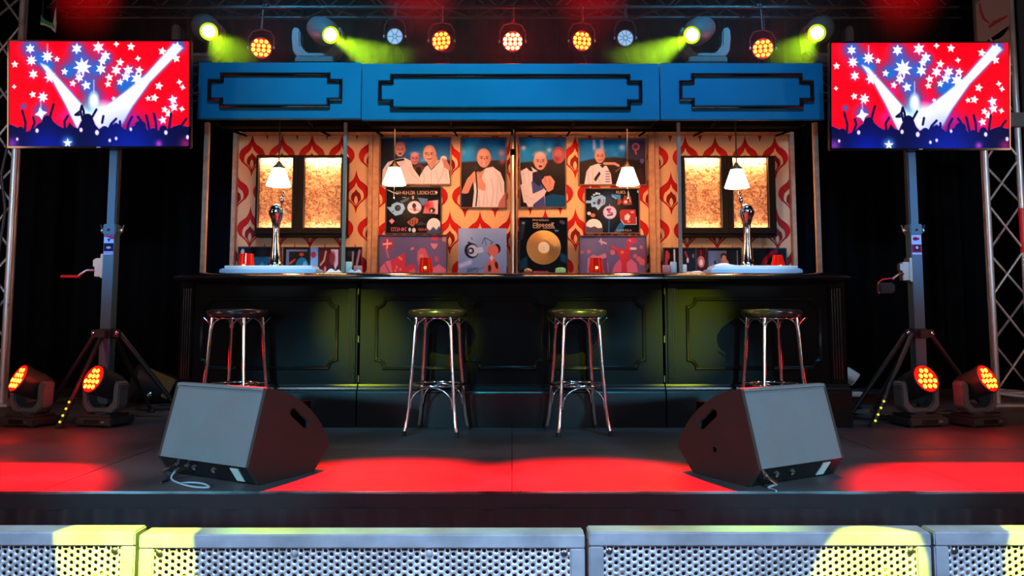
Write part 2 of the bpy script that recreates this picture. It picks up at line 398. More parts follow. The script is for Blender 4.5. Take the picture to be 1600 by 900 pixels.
class Canvas:
    """a picture painted in the coordinates x0..x1, y0..y1 (y down)"""
    def __init__(s, x0, y0, x1, y1, res=1.5, col=(0, 0, 0)):
        s.b = (x0, y0, x1, y1); s.w = int((x1 - x0) * res) + 1; s.h = int((y1 - y0) * res) + 1
        s.X, s.Y = np.meshgrid(np.linspace(x0, x1, s.w), np.linspace(y0, y1, s.h))
        s.a = np.zeros((s.h, s.w, 3)) + np.array(col) / 255.0; s.px = 1.0 / res
    def mix(s, m, col):
        m = np.clip(m, 0, 1)[..., None]
        s.a = s.a * (1 - m) + np.array(col) / 255.0 * m
    def add(s, m, col): s.a = s.a + m[..., None] * np.array(col) / 255.0
    def ell(s, cx, cy, rx, ry, col, ang=0, soft=None, op=1.0):
        c, q = math.cos(R(ang)), math.sin(R(ang))
        dx, dy = s.X - cx, s.Y - cy
        u, v = (dx * c + dy * q) / rx, (-dx * q + dy * c) / ry
        d = (np.sqrt(u * u + v * v) - 1) * min(rx, ry)
        e = soft or s.px
        s.mix(op * (0.5 - d / e), col)
    def poly(s, pts, col, soft=None, op=1.0):
        e = soft or s.px
        inside = np.zeros(s.X.shape, bool); dist = np.full(s.X.shape, 1e9)
        n = len(pts)
        for i in range(n):
            x1, y1 = pts[i]; x2, y2 = pts[(i + 1) % n]
            if y1 != y2:
                cond = ((s.Y < y1) != (s.Y < y2)) & (s.X < (x2 - x1) * (s.Y - y1) / (y2 - y1) + x1)
                inside ^= cond
            L2 = (x2 - x1) ** 2 + (y2 - y1) ** 2 + 1e-9
            t = np.clip(((s.X - x1) * (x2 - x1) + (s.Y - y1) * (y2 - y1)) / L2, 0, 1)
            dist = np.minimum(dist, np.hypot(s.X - x1 - t * (x2 - x1), s.Y - y1 - t * (y2 - y1)))
        sd = np.where(inside, -dist, dist)
        s.mix(op * (0.5 - sd / e), col)
    def line(s, pts, wd, col, soft=None, op=1.0):
        e = soft or s.px; dist = np.full(s.X.shape, 1e9)
        for (x1, y1), (x2, y2) in zip(pts[:-1], pts[1:]):
            L2 = (x2 - x1) ** 2 + (y2 - y1) ** 2 + 1e-9
            t = np.clip(((s.X - x1) * (x2 - x1) + (s.Y - y1) * (y2 - y1)) / L2, 0, 1)
            dist = np.minimum(dist, np.hypot(s.X - x1 - t * (x2 - x1), s.Y - y1 - t * (y2 - y1)))
        s.mix(op * (0.5 - (dist - wd / 2) / e), col)
    def grad(s, c0, c1, y0=None, y1=None):
        y0 = s.b[1] if y0 is None else y0; y1 = s.b[3] if y1 is None else y1
        t = np.clip((s.Y - y0) / (y1 - y0), 0, 1)[..., None]
        s.a = np.array(c0) / 255.0 * (1 - t) + np.array(c1) / 255.0 * t
    def glow(s, cx, cy, r, col, k=1.0):
        s.mix(k * np.exp(-((s.X - cx) ** 2 + (s.Y - cy) ** 2) / (r * r)), col)
    def star(s, cx, cy, r, col=(255, 255, 255), n=5, rot=0, inner=0.42, soft=None):
        p = []
        for i in range(2 * n):
            q = r if i % 2 == 0 else r * inner
            a = -PI / 2 + rot + PI * i / n
            p.append((cx + q * math.cos(a), cy + q * math.sin(a)))
        s.poly(p, col, soft)
    def sheet(s, name, W, H, m, parent, mtx):
        """flat sheet W x H, centred, facing -Y, placed by mtx"""
        h, w = s.h, s.w
        xs = np.linspace(-W / 2, W / 2, w); zs = np.linspace(H / 2, -H / 2, h)
        gx, gz = np.meshgrid(xs, zs)
        co = np.stack([gx, np.zeros_like(gx), gz], -1).reshape(-1, 3)
        idx = np.arange(w * h).reshape(h, w)
        q = np.stack([idx[:-1, :-1], idx[1:, :-1], idx[1:, 1:], idx[:-1, 1:]], -1).reshape(-1, 4)
        me = bpy.data.meshes.new(name)
        me.vertices.add(len(co)); me.vertices.foreach_set('co', co.ravel())
        me.loops.add(q.size); me.loops.foreach_set('vertex_index', q.ravel().astype(np.int32))
        me.polygons.add(len(q)); me.polygons.foreach_set('loop_start', np.arange(0, q.size, 4, dtype=np.int32))
        me.update()
        ca = me.color_attributes.new('ink', 'FLOAT_COLOR', 'POINT')
        c = np.ones((w * h, 4)); c[:, :3] = lin(s.a.reshape(-1, 3)) * (np.array([.66, .84, 1.3]) if m == 'print' else 1.0)
        ca.data.foreach_set('color', c.ravel())
        me.materials.append(M[m]); me.transform(mtx)
        o = bpy.data.objects.new(name, me); COL.objects.link(o)
        if parent: o.parent = parent
        return o

# ================================================================== STRUCTURE
FL = bpy.data.objects.new('floor', None); COL.objects.link(FL); FL['kind'] = 'structure'
random.seed(3)
base = None
STAGE_X, EDGE = 8.0, 3.32
for ix in range(-4, 4):
    for iy in range(0, 5):
        x0 = ix * 2.0; y0 = EDGE + 0.012 + iy * 1.0
        mb = MB().bb(x0 + .0015, x0 + 1.9985, y0 + .0015, y0 + .9985, -0.09, random.uniform(-0.0012, 0))
        if base is None or True:
            o = mb.build('deck_panel', 'deck', FL, bev=0.001)
tag(MB().bb(-8, 8, EDGE - 0.006, EDGE + 0.008, -0.09, 0.001).build('trim_1', 'edge_alu', bev=0.003), kind='structure')
tag(MB().bb(-8, 8, EDGE + .05, 8.35, -0.92, -0.10).build('trim_2', 'wall'), kind='structure')   # stage substructure
tag(MB().bb(-9, 9, -4, 9, -1.0, -0.921).build('floor_pit', 'ground'), kind='structure')
tag(MB().bb(-9, 9, 8.4, 8.5, -1, 6.4).build('wall_back', 'wall'), kind='structure')
tag(MB().bb(-9.1, -9, -4, 8.5, -1, 6.4).build('wall_left', 'wall'), kind='structure')
tag(MB().bb(9, 9.1, -4, 8.5, -1, 6.4).build('wall_right', 'wall'), kind='structure')
tag(MB().bb(-9.1, 9.1, -4, 8.5, 6.4, 6.5).build('ceiling', 'wall'), kind='structure')

# stage skirt: flat heading band and pleated cloth below
def skirt():
    root = thing('stage_skirt', (0, EDGE - 0.02, -0.92), 'black pleated cloth skirt hanging along the front of the stage below the red-lit deck', 'curtain')
    hb = MB()
    xs = np.linspace(-5.5, 5.5, 120)
    vs = []; fs = []
    for x in xs:
        o = 0.004 * math.sin(x * 7) + 0.003 * math.sin(x * 17)
        vs += [(x, o, 0.914), (x, o - 0.003, 0.852)]
    for i in range(len(xs) - 1): fs.append((2 * i, 2 * i + 1, 2 * i + 3, 2 * i + 2))
    hb.add(vs, fs).build('heading_band', 'skirt', root, smooth=60)
    mb = MB(); vs = []; fs = []; nx = 900; nz = 6
    rnd = random.Random(5); ph = [0]
    for i in range(nx): ph.append(ph[-1] + rnd.uniform(0.7, 1.3) * 11.0 / nx * 42)
    for i in range(nx + 1):
        x = -5.5 + 11.0 * i / nx
        for k in range(nz + 1):
            t = k / nz
            amp = 0.004 + 0.022 * t ** 0.7
            y = -0.008 + amp * (math.sin(ph[i] + 1.2 * t * math.sin(i * .05)) + 0.4 * math.sin(ph[i] * 2.3 + 1))
            vs.append((x, y, 0.855 - 0.85 * t))
    for i in range(nx):
        for k in range(nz):
            a = i * (nz + 1) + k
            fs.append((a, a + 1, a + nz + 2, a + nz + 1))
    mb.add(vs, fs).build('pleats', 'skirt', root, smooth=60)
skirt()

# backdrop drapes
def drape(x0, x1, y0, y1, z0, z1, label, seed):
    rnd = random.Random(seed); L = math.hypot(x1 - x0, y1 - y0); n = int(L * 45); vs = []; fs = []
    nx, ny = -(y1 - y0) / L, (x1 - x0) / L; p = 0
    for i in range(n + 1):
        t = i / n; p += rnd.uniform(0.5, 1.5) * 0.62
        for k in range(5):
            q = k / 4
            o = (0.05 + 0.02 * q) * math.sin(p + .4 * math.sin(q * 3 + i * .03)) + 0.03 * math.sin(p * .37)
            vs.append((x0 + (x1 - x0) * t + nx * o, y0 + (y1 - y0) * t + ny * o, z1 + (z0 - z1) * q))
    for i in range(n):
        for k in range(4):
            a = i * 5 + k; fs.append((a, a + 1, a + 6, a + 5))
    o = MB().add(vs, fs).build('drape', 'cloth', smooth=70)
    tag(o, label, 'curtain')
drape(-8.2, -2.2, 7.75, 7.75, 0.01, 5.6, 'black stage drape in soft folds behind the left television stand', 1)
drape(-2.2, 2.2, 7.8, 7.8, 0.01, 5.6, 'black stage drape behind the bar and the overhead truss', 2)
drape(2.2, 8.2, 7.75, 7.75, 0.01, 5.6, 'black stage drape in soft folds behind the right television stand', 3)

# haze in the air over the stage
hz = MB().bb(-3.3, 3.3, 5.33, 6.72, 2.6, 3.36).build('haze', 'black'); hz['kind'] = 'stuff'
hz['label'] = 'thin stage haze hanging over the bar that shows the light beams'; hz['category'] = 'haze'
hm = bpy.data.materials.new('haze'); hm.use_nodes = True; nt = hm.node_tree
for n in list(nt.nodes):
    if n.type != 'OUTPUT_MATERIAL': nt.nodes.remove(n)
vs_ = nt.nodes.new('ShaderNodeVolumeScatter'); vs_.inputs['Density'].default_value = 0.045; vs_.inputs['Anisotropy'].default_value = 0.35
nt.links.new(vs_.outputs[0], nt.nodes['Material Output'].inputs['Volume'])
hz.data.materials.clear(); hz.data.materials.append(hm)

# ================================================================== BAR
YB = 5.17                      # front plane of the bar body
COUNTER_Z = 1.02
def notch_rect(x0, x1, z0, z1, r):
    """rectangle with concave quarter-round corners"""
    p = []
    p += arc(x0, z0, r, 90, 0, 6)
    p += arc(x1, z0, r, 180, 90, 6)
    p += arc(x1, z1, r, 270, 180, 6)
    p += arc(x0, z1, r, 0, -90, 6)
    return p
MPROF = [(-0.014, 0), (-0.012, 0.006), (-0.006, 0.012), (0.0, 0.008), (0.004, 0.014), (0.01, 0.01), (0.014, 0.0)]

def bar_section(pxl, pxr, label, panels, pil):
    xl = at(pxl, 560, YB).x; xr = at(pxr, 560, YB).x; xc = (xl + xr) / 2
    root = thing('bar_counter_section', (xc, YB, 0), label, 'bar counter', 'bar counter sections')
    hw = (xr - xl) / 2
    MB().bb(-hw, hw, 0, 0.5, 0.0, COUNTER_Z - 0.06).build('body', 'bar_black', root, bev=0.003)
    # plinth with stepped top moulding
    pl = MB().prism([[(-0.045, 0.0), (-0.045, 0.225), (-0.04, 0.232), (-0.04, 0.24), (-0.028, 0.248), (-0.022, 0.26), (-0.012, 0.266), (-0.008, 0.28), (0.02, 0.28), (0.02, 0.0)]], -hw - .004, hw + .004,
                    Matrix(((0, 1, 0, 0), (1, 0, 0, 0), (0, 0, 1, 0), (0, 0, 0, 1))))
    pl.build('plinth', 'mould_black', root)
    for (a, b) in panels:
        pa = at(a, 467, YB); pb = at(b, 575, YB)
        path = notch_rect(pa.x - xc, pb.x - xc, pb.z, pa.z, 0.055)
        MB().mould(path, MPROF, 0.001).build('panel_moulding', 'mould_black', root, smooth=50)
    for a, b in pil:
        a = at(a, 520, YB).x - xc; b = at(b, 520, YB).x - xc
        lo, hi = 0.282, COUNTER_Z - 0.075
        p = MB().bb(a, b, -0.012, 0.002, lo, hi).build('pilaster', 'bar_black', root, bev=0.002)
        n = 4; w = (b - a) * 0.8 / n
        for i in range(n):
            x = a + (b - a) * 0.1 + w * (i + .5)
            MB().tube([(x, -0.012, lo + .03), (x, -0.012, hi - .03)], w * .27, 8).build('flute', 'mould_black', p, smooth=50)
    return root, xc, hw
s1 = bar_section(279, 558, 'black panelled bar section at the left, behind the leftmost stool', [(317, 525)], [(283, 301), (543, 556)])
s2 = bar_section(562, 1036, 'black panelled centre bar section with three moulded panels behind the two middle stools', [(589, 730), (738, 848), (856, 1007)], [])
s3 = bar_section(1040, 1324, 'black panelled bar section at the right, behind the rightmost stool', [(1074, 1283)], [(1043, 1057), (1296, 1317)])
# hinges showing in the joints between the sections
for px, lab in ((560.2, 'left'), (1038.2, 'right')):
    for py in (455, 530, 592):
        p = at(px, py, YB - 0.006)
        o = MB().box((0, 0, 0), (0.008, 0.008, 0.045)).build('hinge', 'brass', s2[0], bev=0.001)
        o.location = p - s2[0].location

# counter tops
CP = [(-0.05, 0.0), (-0.035, 0.012), (-0.12, 0.028), (-0.122, 0.04), (-0.07, 0.062), (0.0, 0.07)]
def countertop(pxl, pxr, sec, endl, endr):
    xl = at(pxl, 430, YB - .12).x; xr = at(pxr, 430, YB - .12).x; xc = (xl + xr) / 2; hw = (xr - xl) / 2
    z0 = COUNTER_Z - 0.07
    # profile as nested rings so that free ends get the nose too
    prof = [(0.07, 0.0), (0.045, 0.010), (0.012, 0.018), (0.0, 0.026), (0.0, 0.036), (0.02, 0.052), (0.05, 0.064), (0.075, 0.07)]
    vs = []; fs = []
    for d, z in prof:
        a = -hw + (d if endl else 0); b = hw - (d if endr else 0)
        y0 = -0.12 + d; y1 = 0.56
        vs += [(a, y0, z), (b, y0, z), (b, y1, z), (a, y1, z)]
    n = len(prof)
    for i in range(n - 1):
        for k in range(4):
            q = (k + 1) % 4; fs.append((i * 4 + k, i * 4 + q, i * 4 + 4 + q, i * 4 + 4 + k))
    fs.append((0, 3, 2, 1)); fs.append(tuple(range(4 * n - 4, 4 * n)))
    o = MB().add(vs, fs).build('bar_top', 'gloss_black', smooth=30)
    o.parent = sec[0]; o.location = (xc - sec[0].location.x, 0, z0)
countertop(270, 558, s1, 1, 0)
countertop(559, 1037, s2, 0, 0)
countertop(1038, 1330, s3, 0, 1)

# ================================================================== CANOPY (header fascia, posts, rails)
YH = 5.5
def header(pxl, pxr, py0, py1, mx0, mx1, ex0, ex1, my0, my1, ey0, ey1, label):
    a = at(pxl, py1, YH); b = at(pxr, py0, YH); xc = (a.x + b.x) / 2
    xl = at(pxl, 142, YH).x; xr = at(pxr, 142, YH).x; xc = (xl + xr) / 2
    root = thing('canopy_fascia', (xc, YH, a.z), label, 'sign board', 'blue canopy fascia boards')
    g = 0.004; H = b.z - a.z
    MB().bb(xl - xc + g / 2, xr - xc - g / 2, 0, 0.035, 0, H).build('board', 'header', root, bev=0.003)
    def q(px, py): p = at(px, py, YH); return (p.x - xc, p.z - a.z)
    path = [q(ex0, ey1), q(mx0, ey1), q(mx0, my1), q(mx1, my1), q(mx1, ey1), q(ex1, ey1), q(ex1, ey0), q(mx1, ey0), q(mx1, my0), q(mx0, my0), q(mx0, ey0), q(ex0, ey0)]
    # square the path up (one value per column and row)
    X = [path[0][0], path[1][0], path[4][0], path[5][0]]; Z = [path[2][1], path[0][1], path[6][1], path[8][1]]
    path = [(X[0], Z[1]), (X[1], Z[1]), (X[1], Z[0]), (X[2], Z[0]), (X[2], Z[1]), (X[3], Z[1]), (X[3], Z[2]), (X[2], Z[2]), (X[2], Z[3]), (X[1], Z[3]), (X[1], Z[2]), (X[0], Z[2])]
    MB().mould(path, [(0, 0), (0.001, 0.014), (0.008, 0.022), (0.015, 0.02), (0.02, 0.012), (0.026, 0.008), (0.028, 0.0)], 0.001).build('moulding', 'gloss_black', root, smooth=35)
    return root
header(309, 564.5, 97.5, 185.5, 343, 516, 324, 535, 113.5, 168.5, 123.5, 158, 'blue canopy fascia board at the left with a short black stepped frame')
header(565, 1030.5, 99.5, 187.5, 609, 985.5, 590.5, 1004, 115.5, 171.5, 125.5, 160.5, 'long blue canopy fascia board in the centre over the middle stools')
header(1031.5, 1287, 98.5, 187, 1080, 1255, 1061, 1272, 114.5, 170, 125.5, 158.5, 'blue canopy fascia board at the right with a short black stepped frame')

def post(pt, pb, ztop, wd, m, label, Y):
    p = at(pb, 420, Y); t = at(pt, 190, Y)
    x = (p.x + t.x) / 2
    root = thing('canopy_post', (x, Y, COUNTER_Z), label, 'post', 'canopy posts')
    MB().box((0, 0, (ztop - COUNTER_Z) / 2), (wd, wd, ztop - COUNTER_Z)).build('shaft', m, root, bev=0.003)
    MB().box((0, -.004, .012), (wd + .02, wd + .02, .024)).build('foot', 'dark_metal', root, bev=0.003)
HB = at(800, 187, YH).z
post(323.5, 318, HB + .001, 0.034, 'wood', 'timber canopy post at the far left, standing free of the back wall', YH + .09)
post(540, 536.5, HB + .001, 0.024, 'post_metal', 'slim metal canopy post in front of the left wall cabinet', YH + .09)
post(1060.5, 1063, HB + .001, 0.024, 'post_metal', 'slim metal canopy post in front of the right wall cabinet', YH + .09)
post(1274, 1279, HB + .001, 0.034, 'wood', 'timber canopy post at the far right, standing free of the back wall', YH + .09)

YW = 6.40
WTOP = at(800, 208, YW).z
root = thing('rail_scaffold', (0, YH + 0.1, HB), 'dark metal frame of rails joining the blue fascia to the papered back wall', 'frame')
RX = at(310, 190, YH).x + .05
for y in (0.0, 0.26):
    MB().tube([(RX, y, 0.03), (-RX, y, 0.03)], 0.014, 8).build('long_rail', 'black', root, smooth=50)
for px in (318, 470, 565, 700, 800, 900, 1031, 1130, 1279):
    x = at(px, 190, YH).x
    MB().tube([(x, -0.06, 0.03), (x, 0.26, 0.03), (x * 1.0, YW - YH - .08, WTOP - HB - .02)], 0.009, 6).build('cross_rail', 'black', root, smooth=50)
MB().bb(RX, -RX, -.065, -.052, .005, .06).build('fascia_batten', 'black', root)
MB().bb(RX - .03, -RX + .03, -.064, YW - YH - .1 + .01, .125, .14).build('roof_board', 'black', root)

# ================================================================== BACK WALL
def wall_panel(pxl, pxr, peak, label, ls, rs):
    xl = at(pxl, 300, YW).x; xr = at(pxr, 300, YW).x; xc = (xl + xr) / 2
    root = thing('papered_wall_panel', (xc, YW, 0), label, 'wall panel', 'papered panels of the bar back wall')
    pk = at(peak[0], peak[1], YW)
    m = wallpaper('onion_wallpaper', pk.x - xc, pk.z)
    MB().bb(xl - xc, xr - xc, 0, 0.018, 0.0, WTOP).build('wallpaper', m, root)
    for x, wd in ((xl - xc + ls / 2, ls), (xr - xc - rs / 2, rs)):
        MB().bb(x - wd / 2, x + wd / 2, -0.05, 0, 0, WTOP).build('upright', 'wood', root, bev=0.003)
    MB().bb(xl - xc + ls, xr - xc - rs, -0.05, 0, WTOP - 0.022, WTOP).build('top_rail', 'wood', root, bev=0.003)
    return root
wall_panel(365, 583, (557, 262), 'papered back wall panel at the left, holding the lit cabinet beside the leftmost post', 0.035, 0.035)
wall_panel(583.5, 801, (703, 326), 'papered back wall panel left of the centre joint, hung with pictures', 0.05, 0.02)
wall_panel(805.5, 1022, (899, 322), 'papered back wall panel right of the centre joint, hung with the gold record', 0.02, 0.05)
wall_panel(1022.5, 1240, (1048, 265), 'papered back wall panel at the right, holding the lit cabinet beside the rightmost post', 0.035, 0.035)
r_ = thing('joint_pole', (at(801.5, 300, YW - .08).x, YW - 0.075, 0), 'slim metal pole with black clamp up the centre joint of the back wall', 'pole')
MB().tube([(0, 0, 0), (0, 0, WTOP + .02)], 0.013, 10).build('tube', 'chrome_soft', r_, smooth=50)
MB().box((0, -0.004, at(800, 238, YW - .08).z), (0.045, 0.05, 0.05)).build('clamp', 'black', r_, bev=0.005)

# back counter the lower pictures stand on
BCZ = 1.03
r_ = thing('back_counter', (0, 6.15, 0), 'low black back counter under the pictures, hidden behind the bar', 'counter')
MB().bb(-2.36, 2.36, -0.15, 0.18, 0, BCZ - .03).build('carcass', 'bar_black', r_)
MB().bb(-2.38, 2.38, -0.18, 0.195, BCZ - .03, BCZ).build('worktop', 'gloss_black', r_, bev=0.004)

# wall cabinets with hammered glass and a strip light at the top
def cabinet(px0, px1, py0, py1, panes, label):
    Y = YW - 0.13
    a = at(px0, py1, Y); b = at(px1, py0, Y); xc = (a.x + b.x) / 2; hw = (b.x - a.x) / 2; H = b.z - a.z
    root = thing('wall_cabinet', (xc, Y, a.z), label, 'cabinet', 'lit wall cabinets')
    D = 0.125; t = 0.012
    mb = MB(); mb.bb(-hw, -hw + t, 0, D, 0, H); mb.bb(hw - t, hw, 0, D, 0, H); mb.bb(-hw + t, hw - t, 0, D, 0, t); mb.bb(-hw + t, hw - t, 0, D, H - t, H); mb.bb(-hw + t, hw - t, D - .01, D, t, H - t)
    mb.build('case', 'cab_grey', root)
    MB().bb(-hw - .012, hw + .012, -.005, D, -0.018, 0).build('sill', 'cab_grey', root, bev=0.003)
    mid = at((panes[0][1] + panes[1][0]) / 2, 300, Y).x - xc
    for (p0, p1), dx0, dx1 in ((panes[0], -hw, mid - .001), (panes[1], mid + .001, hw)):
        d0 = at(p0, 360, Y); d1 = at(p1, 360, Y); zt = at(p0, 247, Y).z - a.z; zb = at(p0, 356.5, Y).z - a.z
        i0, i1 = d0.x - xc, d1.x - xc
        door = MB().prism([[(dx0, .004), (dx1, .004), (dx1, H - .004), (dx0, H - .004)], [(i0, zb), (i0, zt), (i1, zt), (i1, zb)]], -0.026, 0.0).build('door', 'cab_grey', root, bev=0.0015)
        MB().bb(i0 - .008, i1 + .008, 0.04, 0.045, zb - .012, zt + .012).build('pane', 'hammered', door)
        MB().mould([(i0, zb), (i1, zb), (i1, zt), (i0, zt)], [(-.006, 0), (-.005, .005), (0.003, .003), (.004, -.01)], -0.026).build('bead', 'frame_black', door)
        s = light('strip_light', 'AREA', ((i0 + i1) / 2, 0.014, zt + .004), 5.2, (1.0, 0.6, 0.26), size=(i1 - i0), size_y=0.02, parent=root)
        s.rotation_euler = (R(22), 0, 0)
        s = light('strip_light', 'AREA', ((i0 + i1) / 2, 0.014, zb - .004), 0.8, (1.0, 0.55, 0.28), size=(i1 - i0), size_y=0.02, parent=root)
        s.rotation_euler = (R(180 - 22), 0, 0)
cabinet(399, 541, 242.5, 366, ((403, 457), (475, 533)), 'black wall cabinet with two glowing hammered glass doors behind the left beer tap')
cabinet(1066, 1209, 243.5, 366, ((1070.5, 1127), (1145.5, 1201)), 'black wall cabinet with two glowing hammered glass doors behind the right beer tap')

# ================================================================== PICTURES
SKIN, SKIN2, WHT = (222, 150, 120), (196, 112, 92), (238, 222, 208)
def head(c, x, y, r, col=SKIN, tilt=0, look=0, mouth='smile', hair=None):
    """a bald man's head: ears, skull, brow, eyes, nose, mouth"""
    dark = tuple(int(k * .62) for k in col); lite = tuple(min(255, int(k * 1.12)) for k in col)
    for q in (-1, 1): c.ell(x + q * r * .78, y + r * .1, r * .16, r * .26, dark)
    c.ell(x, y, r * .8, r * 1.08, col, ang=tilt)
    c.ell(x, y + r * .35, r * .64, r * .78, col, ang=tilt)
    c.ell(x - r * .1, y - r * .55, r * .5, r * .42, lite, soft=r * .6, op=.8)
    if hair: c.ell(x, y - r * .8, r * .7, r * .34, hair, soft=r * .5)
    for q in (-1, 1):
        ex = x + q * r * .32 + look * r * .12
        c.line([(ex - r * .17, y - r * .13), (ex + r * .17, y - r * .16)], r * .1, dark)
        c.ell(ex, y + r * .04, r * .12, r * .07, (70, 34, 30))
    c.line([(x + look * r * .14, y), (x + look * r * .2, y + r * .36)], r * .11, dark, op=.8)
    c.ell(x + look * r * .16, y + r * .38, r * .16, r * .09, lite, op=.8)
    if mouth == 'open': c.ell(x + look * r * .1, y + r * .68, r * .22, r * .15, (105, 30, 30))
    else:
        c.line([(x - r * .26, y + r * .62), (x, y + r * .7), (x + r * .28, y + r * .6)], r * .09, (120, 44, 40))
        if mouth == 'teeth': c.ell(x, y + r * .66, r * .2, r * .06, (240, 230, 220))
    c.ell(x + r * .5, y + r * .3, r * .2, r * .6, dark, soft=r * .5, op=.35)

def sky(c, ylo):
    c.grad((10, 95, 140), (0, 130, 190), None, ylo)
    x0, y0, x1, y1 = c.b; rnd = random.Random(int(x0))
    for _ in range(9):
        c.glow(rnd.uniform(x0, x1), rnd.uniform(y0, ylo), rnd.uniform(5, 14), rnd.choice([(0, 165, 225), (8, 60, 100), (90, 190, 225), (20, 90, 140)]), .75)

def folds(c, lines, col=(205, 172, 158)):
    for l in lines: c.line(l, 1.4, col, soft=3, op=.8); c.line([(x + 1.8, y) for x, y in l], 1.0, (250, 238, 226), soft=2, op=.6)

def pic_group():
    c = Canvas(595, 217, 703, 288, 1.7); sky(c, 262)
    c.glow(600, 228, 22, (40, 40, 45), 1); c.glow(603, 245, 20, (28, 26, 28), 1)
    c.poly([(593, 262), (705, 250), (705, 290), (593, 290)], (35, 30, 38), soft=6)
    c.poly([(640, 290), (646, 262), (655, 256), (664, 262), (668, 290)], (95, 50, 42))
    head(c, 648, 248, 8.5, (205, 120, 120), hair=(225, 160, 180))
    c.poly([(651, 262), (657, 262), (660, 275), (655, 290), (649, 275)], (25, 20, 22))
    c.poly([(597, 290), (598, 266), (606, 254), (618, 250), (632, 247), (642, 252), (646, 264), (655, 276), (662, 290)], WHT)
    c.poly([(616, 250), (632, 247), (633, 258), (622, 262)], (225, 210, 200))
    head(c, 625, 234, 10, SKIN, tilt=6, mouth='open', hair=(205, 110, 100))
    c.line([(618, 252), (630, 250)], 3.4, (20, 16, 18))
    c.poly([(652, 290), (657, 274), (664, 262), (672, 256), (688, 250), (700, 258), (704, 290)], WHT)
    c.poly([(668, 256), (675, 265), (684, 252), (682, 244), (670, 250)], (215, 150, 122))
    c.line([(668, 257), (674, 266), (687, 252)], 1.2, (60, 40, 40)); c.line([(674, 266), (674, 288)], .8, (190, 160, 150))
    c.line([(694, 260), (692, 272), (684, 286)], 1.0, (200, 150, 135))
    c.ell(693, 249, 5, 5, (225, 205, 190)); c.poly([(690, 248), (697, 250), (704, 262), (703, 268), (694, 262)], (205, 130, 108))
    folds(c, [[(604, 262), (607, 275), (604, 288)], [(622, 266), (630, 276), (634, 288)], [(640, 262), (646, 274), (655, 282)], [(661, 270), (664, 280), (662, 288)], [(682, 268), (684, 280)], [(696, 266), (699, 280)]])
    head(c, 671, 241, 12.5, (228, 162, 130), look=-.6)
    return c
def pic_portrait():
    c = Canvas(721, 217, 790, 324, 1.7); sky(c, 250)
    c.poly([(719, 254), (792, 250), (792, 326), (719, 326)], (38, 28, 28), soft=3)
    c.glow(784, 240, 6, (200, 120, 140), .9); c.glow(724, 238, 4, (140, 170, 200), .8); c.glow(785, 252, 5, (180, 100, 110), .8)
    c.poly([(738, 326), (741, 300), (740, 285), (748, 272), (760, 263), (770, 261), (782, 270), (788, 285), (789, 326)], WHT)
    c.poly([(721, 301), (730, 280), (741, 268), (746, 272), (740, 283), (732, 302), (724, 304)], SKIN)
    c.poly([(735, 285), (743, 274), (752, 276), (759, 290), (758, 299), (749, 297), (744, 287)], SKIN)
    for i in range(4): c.line([(741 + i * 2.2, 272 - i), (744 + i * 2, 281 - i)], 1.9, (210, 135, 108) if i % 2 else (230, 160, 130))
    c.line([(743, 262), (744, 275), (746, 300), (744, 322)], 2, (22, 18, 20)); c.ell(743.5, 263, 2.6, 3.4, (45, 40, 45))
    c.poly([(748, 270), (752, 280), (758, 266)], (205, 140, 115)); c.line([(753, 272), (758, 282), (762, 320)], .8, (200, 175, 165))
    c.line([(778, 280), (776, 318)], .9, (205, 180, 170)); c.poly([(721, 304), (726, 302), (725, 324), (721, 324)], (25, 35, 70))
    c.poly([(780, 316), (790, 300), (790, 324), (778, 324)], (205, 120, 105))
    folds(c, [[(748, 306), (750, 324)], [(768, 280), (772, 300), (768, 322)], [(782, 284), (784, 300)], [(757, 302), (756, 320)], [(774, 268), (782, 280)]])
    head(c, 756, 247, 13.5, (226, 152, 124), look=.5, mouth='teeth')
    return c
def pic_portrait2():
    c = Canvas(813, 217, 883, 323, 1.7); sky(c, 250)
    c.poly([(811, 255), (886, 248), (886, 326), (811, 326)], (32, 26, 28), soft=3)
    c.glow(818, 232, 4, (210, 225, 240), 1); c.glow(858, 235, 4, (200, 215, 235), .9)
    c.ell(873, 243, 10, 13, (190, 85, 80)); c.ell(872, 240, 6, 6, (205, 110, 105)); c.glow(870, 250, 5, (140, 50, 50), .8)
    c.poly([(845, 310), (862, 303), (884, 306), (884, 326), (842, 326)], (20, 78, 110))
    c.poly([(826, 326), (820, 312), (816, 290), (813, 268), (828, 260), (840, 268), (850, 290), (852, 326)], WHT)
    c.poly([(833, 326), (832, 300), (830, 285), (838, 276), (848, 282), (852, 326)], (70, 78, 130))
    c.poly([(832, 270), (840, 268), (850, 284), (842, 292), (832, 283)], (40, 36, 60))
    c.poly([(813, 290), (820, 282), (826, 290), (830, 304), (848, 296), (855, 296), (850, 306), (832, 320), (818, 316)], (235, 214, 200))
    c.poly([(846, 282), (852, 276), (860, 275), (867, 284), (864, 296), (857, 300), (850, 296)], SKIN)
    for i in range(4): c.line([(851 + i * 3.6, 277 + i * .8), (853 + i * 3.4, 285 + i)], 2.2, (232, 166, 136) if i % 2 else (205, 128, 102))
    c.line([(847, 288), (853, 297)], 2, (25, 20, 22))
    c.poly([(822, 262), (828, 258), (833, 268), (828, 268)], (30, 26, 30))
    folds(c, [[(818, 272), (820, 284)], [(826, 270), (828, 290)], [(822, 306), (836, 312)], [(838, 302), (848, 299)]])
    head(c, 844, 252, 12.5, (224, 158, 130), look=.3, mouth='open', hair=(220, 190, 180))
    return c
